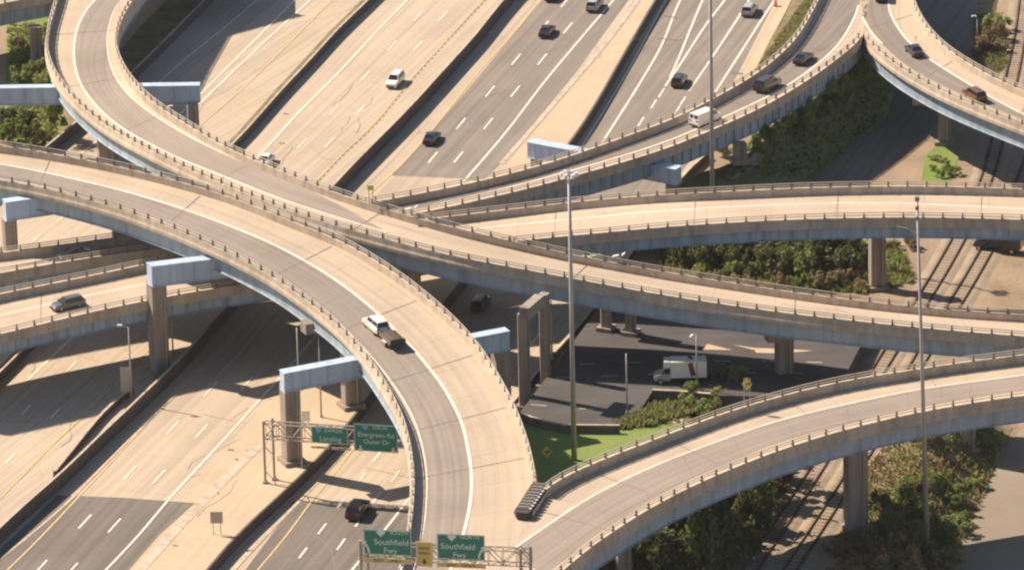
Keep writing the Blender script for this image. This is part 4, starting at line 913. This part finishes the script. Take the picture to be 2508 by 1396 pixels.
suv0 = car('white utility car towing a small trailer on the big curved ramp', 'suv', WHT, ra1, 921, 808, (-60, -56), scale=1.08)
car('white hatchback alone on the pale lanes beyond the tall ramp', 'suv', WHT, None, 968, 208, (-22, 24), .03)
car('white car roof showing just over the railing of the tall ramp', 'sedan', WHT, None, 650, 404, (-22, 24), .03)
car('black car nearest the ramp on the grey asphalt lanes', 'sedan', NAVY, None, 1058, 347, UPW, .05)
car('black car farther up the grey asphalt lanes alone between dashes', 'sedan', BLK, None, 1340, 85, UPW, .05)
car('silver car near the top of the grey lanes by the solid white line', 'suv', SIL, None, 1457, 22, UPW, .05)
car('dark car cut by the top edge of the picture', 'sedan', DGR, None, 1354, -3, UPW, .05)
car('dark utility car in the middle of the lower lanes', 'suv', DGR, None, 1664, 207, (20, -30), GR1, scale=.95)
car('silver utility car near the orange barrel on the lower lanes', 'suv', SIL, None, 1836, 34, (20, -30), GR1)
car('dark sedan first in line below the pointed fork', 'sedan', NAVY, ra3, 1968, 152, (46, -38))
car('dark brownish utility car between the van and the dark sedan', 'suv', (.05, .042, .045), ra3, 1880, 218, (56, -33), scale=1.12)
car('white cargo van with two rear windows on the narrow ramp', 'van', WHT, ra3, 1729, 302, (70, -28))
car('black and silver car leading on the ramp beyond the fork', 'sedan', (.03, .032, .035), ra6, 2239, 133, (-42, -40), roof=(.012, .012, .014))
car('dark brown car following on the ramp beyond the fork', 'suv', BRN, ra6, 2386, 243, (-62, -38))
car('dark vehicle cut by the top edge on the ramp beyond the fork', 'suv', BLK, ra6, 2160, -2, (4, -40))
car('large black utility car just past the overhead sign gantry', 'suv', BLK, None, 877, 1259, (20, -28), GR1, scale=1.12)
car('dark utility car in deep shade under the tall ramp', 'suv', NAVY, None, 1178, 753, (20, -26), GR1)
# trailer behind the white utility car
tr = place('utility_trailer', 'small dark utility trailer with pale side rails behind the white car', 'trailer', ra1, 962, 846, (-56, -60)); tr.scale = (1.35, 1.2, 1.15)
m = MB(); m.box((0, 0, .62), (3.0, 1.7, .14)); m.build('bed', M['trim'], tr, world=False)
for s_ in (-1, 1):
    m = MB(); m.box((0, s_ * .9, .95), (3.0, .1, .4)); m.build('side_rail', M['post'], tr, world=False)
    m = MB(); m.box((-.1, s_ * 1.0, .72), (.9, .26, .08)); m.build('mudguard', M['lampw'], tr, world=False)
for x_, h_ in ((1.45, .4), (-1.45, .65)):
    m = MB(); m.box((x_, 0, .7 + h_ / 2), (.08, 1.7, h_)); m.build('end_board', M['trim'], tr, world=False)
m = MB(); m.tube((1.4, .5, .55), (2.5, 0, .5), .05); m.tube((1.4, -.5, .55), (2.5, 0, .5), .05); m.build('drawbar', M['trim'], tr, world=False)
wheels(tr, (-.1,), 1.02, .32)
m = MB(); m.loft([[Vector((xx, yy, zz)) for yy, zz in ((-.75, .7), (-.72, 1.15), (-.3, 1.35), (.4, 1.3), (.74, 1.1), (.75, .7))] for xx in (-1.3, -.4, .5, 1.25)]); m.build('covered_load', plain('brown_tarpaulin', (.07, .05, .04), .8), tr, world=False)
bb = at(1899, 16, GR1); root = thing('traffic_barrel', bb, 'orange traffic barrel near the top edge on the lower lanes', 'traffic barrel')
m = MB(); m.tube(bb, bb + Vector((0, 0, 1.0)), .32, .26, 12); m.build('drum', plain('orange_plastic', (.75, .16, .03), .5), root)
for z_ in (.35, .7):
    m = MB(); m.tube(bb + Vector((0, 0, z_)), bb + Vector((0, 0, z_ + .14)), .315, .30, 12); m.build('white_band', M['lampw'], root)
# trucks
def truck(label, r, x, y, d, z, box, cabc, stripe=True, Lb=4.9, Hb=2.3):
    o = place('box_truck', label, 'truck', r, x, y, d, z, 'vehicles on the freeway and ramps'); pm = paint(cabc)
    m = MB(); m.box((-1.0, 0, .95 + Hb / 2), (Lb, 2.35, Hb)); m.box((-1.0 + Lb / 2 + .45, 0, .95 + Hb - .45), (.95, 2.2, .85), taper=.85); bo = m.build('cargo_box', paint(box), o, world=False)
    if stripe:
        m = MB()
        for s_ in (-1, 1): m.add([(-2.0, s_ * 1.19, 1.3), (-1.3, s_ * 1.19, 1.1), (-.9, s_ * 1.19, 3.0), (-1.5, s_ * 1.19, 3.2)], [(0, 1, 2, 3)])
        m.add([(-1.5, -1.1, .96 + Hb), (-.9, -1.1, .96 + Hb), (-1.2, .2, .96 + Hb), (-1.7, .1, .96 + Hb)], [(0, 1, 2, 3)]); m.build('red_swoosh', M['swoosh'], bo, world=False)
    f = -1.0 + Lb / 2
    m = MB(); m.loft([[Vector((xx, yy, zz)) for yy, zz in ((-1.0 * k, .5), (-1.02 * k, zt), (1.02 * k, zt), (1.0 * k, .5))] for xx, zt, k in ((f + .02, 1.5, 1), (f + 1.3, 1.45, 1), (f + 2.1, 1.2, .95), (f + 2.25, .8, .9))]); m.build('cab', pm, o, world=False)
    B = [(f + .1, -.98, 1.48), (f + 1.45, -.95, 1.42), (f + 1.45, .95, 1.42), (f + .1, .98, 1.48)]; T = [(f + .1, -.82, 2.1), (f + .75, -.8, 2.1), (f + .75, .8, 2.1), (f + .1, .82, 2.1)]
    for nm_, q in (('windshield', (B[1], B[2], T[2], T[1])), ('side_window', (B[0], B[1], T[1], T[0])), ('side_window', (B[2], B[3], T[3], T[2]))):
        m = MB(); m.add(q, [(0, 1, 2, 3)]); m.build(nm_, M['glass'], o, world=False)
    m = MB(); m.box((-.2, 0, .78), (Lb + 1.2, 1.0, .25)); m.box((-1.0, -1.1, .86), (Lb - .4, .1, .2)); m.box((-1.0, 1.1, .86), (Lb - .4, .1, .2)); m.build('chassis', M['trim'], o, world=False)
    for s_ in (-1, 1):
        m = MB(); m.box((f + 2.22, s_ * .72, .95), (.12, .3, .18)); m.build('headlight', M['light'], o, world=False)
        m = MB(); m.box((-1.0 - Lb / 2, s_ * .95, 1.0), (.08, .2, .25)); m.build('taillight', M['tail'], o, world=False)
    wheels(o, (f + 1.35, -2.1), 1.08, .42, .3); return o
truck('white delivery truck with a dark red swoosh in the shaded street', None, 1668, 934, (-80, 2), ST, WHT, SIL)
truck('dark parked truck half hidden behind the middle ramp near the tracks', None, 2448, 614, (-90, -10), GR, BLK, BLK, False)

# ------------------------------------------------------------------ railway
def track(label, A, B):
    a = gline(A, GR, 3, 6); b = gline(B, GR, 3, 6); n = min(len(a), len(b)); a, b = resample(a, n), resample(b, n)
    r = thing('railway_track', (a[0] + b[0]) / 2, label, 'railway track', 'railway tracks'); m = MB()
    c = [p.lerp(q, .5) for p, q in zip(a, b)]; m.sweep(c, [(-2.6, -.05), (-1.7, .14), (1.7, .14), (2.6, -.05)]); m.build('ballast', M['ballast'], r)
    m = MB()
    for P in (a, b): m.ribbon(P, .42, .18)
    m.build('rail_shadow_strip', M['railshade'], r)  # dark strips paint in the shadow along both rails
    for P in (a, b):
        m = MB(); m.sweep(P, [(-.08, .17), (-.05, .36), (.05, .36), (.08, .17)]); m.build('rail', M['railshade'], r)
    m = MB(); S = resample(c, int(length(c) / 1.1))
    for i in range(len(S) - 1):
        t = S[i + 1] - S[i]; m.box(S[i] + Vector((0, 0, .12)), (.26, 2.7, .12), t, (-t.y, t.x, 0))
    tag(m.build('sleepers', M['sleeper'], r), kind='stuff')
track('railway track nearer the street and thicket', [(1740, 1520), (1820, 1397), (1889, 1294), (1950, 1202), (1981, 1157), (2056, 1036), (2135, 911), (2171, 852), (2269, 697), (2319, 611), (2350, 555), (2410, 420), (2463, 193), (2484, 103), (2498, 0), (2510, -120)],
      [(1776, 1520), (1856, 1397), (1925, 1294), (1982, 1205), (2013, 1157), (2089, 1036), (2169, 911), (2204, 852), (2303, 697), (2350, 615), (2380, 558), (2438, 420), (2490, 206), (2510, 103), (2522, 0), (2536, -120)])
track('railway track passing beside the tall pier', [(1838, 1520), (1916, 1403), (1978, 1308), (2023, 1240), (2071, 1164), (2146, 1040), (2224, 905), (2252, 857), (2353, 698), (2398, 620), (2440, 545), (2500, 420), (2555, 240), (2590, 103)],
      [(1872, 1520), (1948, 1403), (2010, 1308), (2054, 1240), (2102, 1164), (2178, 1040), (2257, 905), (2286, 857), (2384, 701), (2432, 615), (2472, 545), (2530, 420), (2584, 240), (2620, 103)])
# ------------------------------------------------------------------ shrubs and trees
def crown(seed, n, leaf=.34, lumps=7, scraggy=False):
    rnd = random.Random(seed); bl = []
    for k in range(lumps):
        a = rnd.uniform(0, 6.28); rr = rnd.uniform(.1, .78) ** .8; top = rnd.uniform(.15, .95) if rnd.random() < .75 else rnd.uniform(.8, 1.15)
        bl.append((Vector((math.cos(a) * rr, math.sin(a) * rr, top)), rnd.uniform(.12, .36), rnd.uniform(.5, 1.5)))
    tot = [b[2] * b[1] for b in bl]; m = MB()
    for _ in range(n):
        c, r, _w = rnd.choices(bl, tot)[0]; d = Vector((rnd.gauss(0, 1), rnd.gauss(0, 1), rnd.gauss(.2, 1))).normalized(); p = c + d * r * rnd.uniform(.3, 1.25)
        if scraggy: p.z *= rnd.uniform(.3, 1.1)
        if p.z < .03: p.z = rnd.uniform(.03, .2)
        nn = (d + Vector((rnd.gauss(0, .8), rnd.gauss(0, .8), rnd.gauss(.3, .7)))).normalized(); x = nn.orthogonal().normalized(); y = nn.cross(x); s_ = leaf * rnd.uniform(.08, .36); q = rnd.uniform(.4, 1)
        m.add([p - x * s_, p - y * s_ * q, p + x * s_, p + y * s_ * q], [(0, 1, 2, 3)])
    return m
CR = {}
def shrub(x, y, z, r, h, kind, label, group, name='shrub', trunk=False):
    b = on_emb(x, y) if z == 'emb' else at(x, y, z) if z is not None else None
    if b is None:
        b = at(x, y, -4)
        for _ in range(5): b = at(x, y, terr(b.x, b.y))
    key = (kind, random.randrange(6)); o = thing(name, b, label, 'tree' if trunk else 'shrub', group, random.uniform(0, 6.28))
    if key not in CR:
        c = crown(key[1] + len(kind) * 17, 1250, .36, 9 + key[1] * 2, key[1] > 3).build('crown' if trunk else 'foliage', LEAF[kind], o, world=False); CR[key] = c.data
    else:
        c = bpy.data.objects.new('crown' if trunk else 'foliage', CR[key]); col.objects.link(c); c.parent = o
    c.scale = (r * 1.15, r * 1.15, h); th = h * .3 if trunk else h * .12; c.location = (0, 0, th * .6)
    m = MB(); m.tube((0, 0, -.2), (0, 0, th + .3), .09 * h / 3, .06 * h / 3, 6)
    for k in range(4):
        a = k * 1.6 + random.random(); m.tube((0, 0, th), (math.cos(a) * r * .45, math.sin(a) * r * .45, th + h * .4), .05 * h / 3, .02, 5)
    m.build('trunk' if trunk else 'stems', M['bark'], o, world=False); return o
def scatter(pts, z, rr, hh, kinds, label, group, **kw):
    for x, y in pts:
        shrub(x + random.uniform(-5, 5), y + random.uniform(-4, 4), z, random.uniform(*rr), random.uniform(*hh), random.choice(kinds), label, group, **kw)
def rnd_in(poly_, n, md=16):
    xs = [p[0] for p in poly_]; ys = [p[1] for p in poly_]; out = []; t = 0
    while len(out) < n and t < 6000:
        t += 1; x, y = random.uniform(min(xs), max(xs)), random.uniform(min(ys), max(ys)); c = False; j = len(poly_) - 1
        for i in range(len(poly_)):
            if (poly_[i][1] > y) != (poly_[j][1] > y) and x < (poly_[j][0] - poly_[i][0]) * (y - poly_[i][1]) / (poly_[j][1] - poly_[i][1]) + poly_[i][0]: c = not c
            j = i
        if c and all(abs(x - a) + 2.2 * abs(y - b) > md for a, b in out): out.append((x, y))
    return out
shrub(132, 338, 0, 3.0, 4.4, 'bright', 'bright green round tree beside the low wall under the loop', None, 'tree', True)
scatter([(52, 330), (28, 318), (78, 352), (20, 350)], 0, (2, 2.6), (2.4, 3.2), ('dark', 'mid'), 'dark leafy shrub below the bent behind the loop', 'shrubs below the loop bent')
scatter([(42, 204), (66, 210), (92, 206), (112, 212), (56, 190), (100, 188)], 0, (1.4, 2), (1.6, 2.6), ('dark', 'mid'), 'shrub in shade on the grass just above the blue bent', 'shrubs above the loop bent')
scatter([(60, 150), (48, 110), (118, 176), (70, 80), (112, 80)], 0, (.8, 1.4), (.6, 1.2), ('mid', 'dry'), 'low dry shrub on the grass by the dark pier', 'low shrubs by the dark pier')
scatter(rnd_in([(1560, 628), (1640, 606), (2125, 606), (2118, 672), (2060, 690), (1700, 664)], 40, 30), GR, (2.0, 3.1), (2.6, 4.4), ('dark', 'mid', 'mid', 'dark'), 'leafy shrub in the thicket between the middle and long ramps', 'thicket between the ramps')
scatter(rnd_in([(1640, 672), (2120, 690), (2120, 722), (1800, 712)], 14, 30), GR, (1.2, 1.8), (1.2, 2), ('mid', 'dry'), 'low shrub at the lower rim of the thicket between the ramps', 'thicket rim')
scatter([(2180, 610), (2200, 640), (2215, 668), (2175, 655), (2230, 612)], GR, (.9, 1.5), (.7, 1.4), ('dry', 'mid'), 'dry low shrub between the thick pier and the tracks', 'dry shrubs by the tracks')
scatter(rnd_in([(1850, 372), (1900, 330), (2030, 235), (2095, 140), (2118, 160), (2105, 225), (2010, 300), (1900, 368)], 13, 30), 'emb', (1.3, 2.1), (1.5, 2.8), ('dark', 'mid', 'mid'), 'straggly shrub on the slope below the pointed fork', 'shrubs below the fork')
scatter([(1776, 372), (1850, 352), (1770, 385), (1838, 368)], 'emb', (1.0, 1.5), (1, 1.6), ('dry', 'mid'), 'low shrub around the pier under the ramp with the van', 'shrubs by the van ramp pier')
scatter([(2428, 80), (2446, 100), (2420, 112), (2458, 76), (2405, 122), (2438, 128), (2392, 132)], GR, (1.2, 2), (1.4, 2.6), ('dry', 'mid', 'dry'), 'dry bush at the rim of the shaded road far from the fork', 'dry bushes by the far road')
scatter([(2290, 392), (2312, 410), (2282, 420), (2340, 425), (2300, 436)], GR, (.7, 1.2), (.5, 1), ('mid', 'bright'), 'low green shrub beneath the ramp with the brown car', 'low shrubs beneath the brown car')
scatter(rnd_in([(1560, 1046), (1640, 1026), (1730, 990), (1800, 962), (1815, 985), (1720, 1042), (1600, 1092)], 22, 18), GR, (1.0, 1.7), (1.4, 2.4), ('mid', 'dry', 'mid'), 'weedy bush behind the railing of the low curved ramp', 'bushes behind the low ramp')
scatter(rnd_in([(1700, 960), (1800, 945), (1830, 970), (1760, 1000), (1690, 1005)], 10, 18), GR, (1.2, 1.9), (1.8, 2.8), ('mid', 'dark'), 'taller weedy bush near the delivery truck', 'bushes near the truck')
scatter(rnd_in([(1420, 1400), (1540, 1330), (1680, 1260), (1840, 1190), (1930, 1190), (1870, 1300), (1790, 1410), (1440, 1440)], 34, 34), GR, (2.4, 3.6), (3.6, 6.0), ('dark', 'dark', 'mid'), 'dark leafy tree massed below the low curved ramp', 'trees below the low ramp', name='tree', trunk=True)
scatter(rnd_in([(1900, 1140), (1985, 1120), (1950, 1200), (1880, 1260)], 8, 20), GR, (1.0, 1.6), (1.2, 2.2), ('dark', 'rust'), 'low dark bush at the shaded edge of the tracks', 'bushes at the track edge')
scatter(rnd_in([(2180, 1200), (2260, 1170), (2390, 1180), (2405, 1210), (2340, 1330), (2270, 1330), (2190, 1290)], 19, 34), None, (1.0, 1.9), (.8, 1.8), ('mid', 'bright', 'mid', 'bright'), 'sunlit leafy bush around the foot of the bare mast', 'bushes around the bare mast')
scatter(rnd_in([(2140, 1180), (2230, 1160), (2250, 1330), (2160, 1330)], 5, 28), None, (1.6, 2.2), (1.8, 3.0), ('dark',), 'dark bush beyond the tall pier by the tracks', 'dark bushes by the tall pier')
scatter(rnd_in([(2040, 1330), (2130, 1316), (2200, 1340), (2190, 1420), (2000, 1430)], 16, 22), GR, (1.0, 1.7), (.8, 1.6), ('rust', 'dry', 'rust'), 'reddish dry bush at the foot of the tall pier', 'reddish bushes by the tall pier')
scatter(rnd_in([(2200, 1345), (2330, 1330), (2330, 1430), (2160, 1440)], 8, 34), None, (1.6, 2.6), (1.6, 3.0), ('dark', 'dry'), 'dark shrub at the bottom edge beside the small road', 'dark shrubs by the small road')
scatter([(2210, 1076), (2250, 1082), (2290, 1078), (2330, 1085), (2410, 1070), (2430, 1090), (2270, 1100), (2400, 1098)], None, (1.2, 1.8), (1.2, 2.2), ('mid', 'bright', 'dry'), 'leafy shrub in sun just under the low ramp by the sloping pier', 'shrubs under the low ramp')

# ------------------------------------------------------------------ rough grass
def tufts(name, label, poly_, n, zf, mats, hh=(.25, .8), md=0):
    rnd = random.Random(len(poly_) * 31 + n); xs = [p[0] for p in poly_]; ys = [p[1] for p in poly_]
    mbs = [MB() for _ in mats]; k = 0; t = 0
    while k < n and t < n * 8:
        t += 1; x, y = rnd.uniform(min(xs), max(xs)), rnd.uniform(min(ys), max(ys)); c = False; j = len(poly_) - 1
        for i in range(len(poly_)):
            if (poly_[i][1] > y) != (poly_[j][1] > y) and x < (poly_[j][0] - poly_[i][0]) * (y - poly_[i][1]) / (poly_[j][1] - poly_[i][1]) + poly_[i][0]: c = not c
            j = i
        if not c: continue
        b = zf(x, y); k += 1; mb = rnd.choice(mbs); h = rnd.uniform(*hh)
        for q in range(4):
            a = rnd.uniform(0, 6.28); d = Vector((math.cos(a), math.sin(a), 0)); w_ = rnd.uniform(.1, .25); o = b + d * rnd.uniform(0, .35)
            e = Vector((-d.y, d.x, 0)) * w_; mb.add([o - e, o + e, o + e * .3 + d * .35 * h + Vector((0, 0, h)), o - e * .3 + d * .35 * h + Vector((0, 0, h))], [(0, 1, 2, 3)])
    for mb, mm in zip(mbs, mats):
        if mb.v: tag(mb.build(name, LEAF[mm]), kind='stuff')
def zt_(x, y):
    b = at(x, y, -4)
    for _ in range(4): b = at(x, y, terr(b.x, b.y))
    return b
tufts('rough_grass', '', [(2110, 1170), (2200, 1050), (2460, 1060), (2440, 1130), (2340, 1390), (2050, 1396), (2060, 1310)], 2400, zt_, ('dry', 'dry', 'bright', 'rust'))
tufts('rough_grass', '', [(1380, 1400), (1560, 1290), (1850, 1170), (1960, 1110), (1880, 1280), (1800, 1396)], 1500, lambda x, y: at(x, y, GR), ('mid', 'dry', 'dark'))
tufts('rough_grass', '', [(1760, 430), (1880, 330), (2000, 240), (2110, 130), (2195, 170), (2160, 290), (1990, 436)], 1500, on_emb, ('mid', 'dark', 'mid'), (.15, .45))
tufts('rough_grass', '', [(1580, 600), (2200, 600), (2240, 690), (2120, 720), (1650, 690)], 2200, lambda x, y: at(x, y, GR), ('mid', 'bright', 'dry'), (.3, 1.0))
tufts('rough_grass', '', [(20, 60), (120, 60), (140, 180), (140, 345), (20, 345)], 1300, lambda x, y: at(x, y, .02), ('mid', 'dry', 'bright'), (.15, .5))
tufts('rough_grass', '', [(2385, 40), (2450, 40), (2470, 160), (2400, 240), (2385, 140)], 900, lambda x, y: at(x, y, GR), ('dry', 'mid'), (.2, .7))
tufts('rough_grass', '', [(1975, 0), (1995, 0), (1950, 80), (1880, 160), (1850, 180), (1900, 100)], 700, lambda x, y: at(x, y, GR), ('dry', 'mid'), (.15, .4))
tufts('rough_grass', '', [(1690, 985), (1830, 970), (1720, 1050), (1580, 1110), (1560, 1060)], 1500, lambda x, y: at(x, y, GR), ('mid', 'dry'), (.3, .9))

tufts('rough_grass', '', [(1500, 1042), (1560, 1014), (1600, 992), (1700, 990), (1700, 1012), (1600, 1042), (1520, 1052)], 900, lambda x, y: at(x, y, .25), ('mid', 'bright', 'dry'), (.3, .9))
# ------------------------------------------------------------------ air
mb = MB(); mb.box((0, -25, 170), (2000, 2050, 362)); hm = bpy.data.materials.new('summer_haze'); hm.use_nodes = True; n_ = hm.node_tree.nodes; n_.remove(n_['Principled BSDF'])
pv = n_.new('ShaderNodeVolumePrincipled'); pv.inputs['Color'].default_value = (.95, .95, .97, 1); pv.inputs['Density'].default_value = .00002
hm.node_tree.links.new(pv.outputs[0], n_['Material Output'].inputs['Volume']); tag(mb.build('haze', hm), kind='stuff')
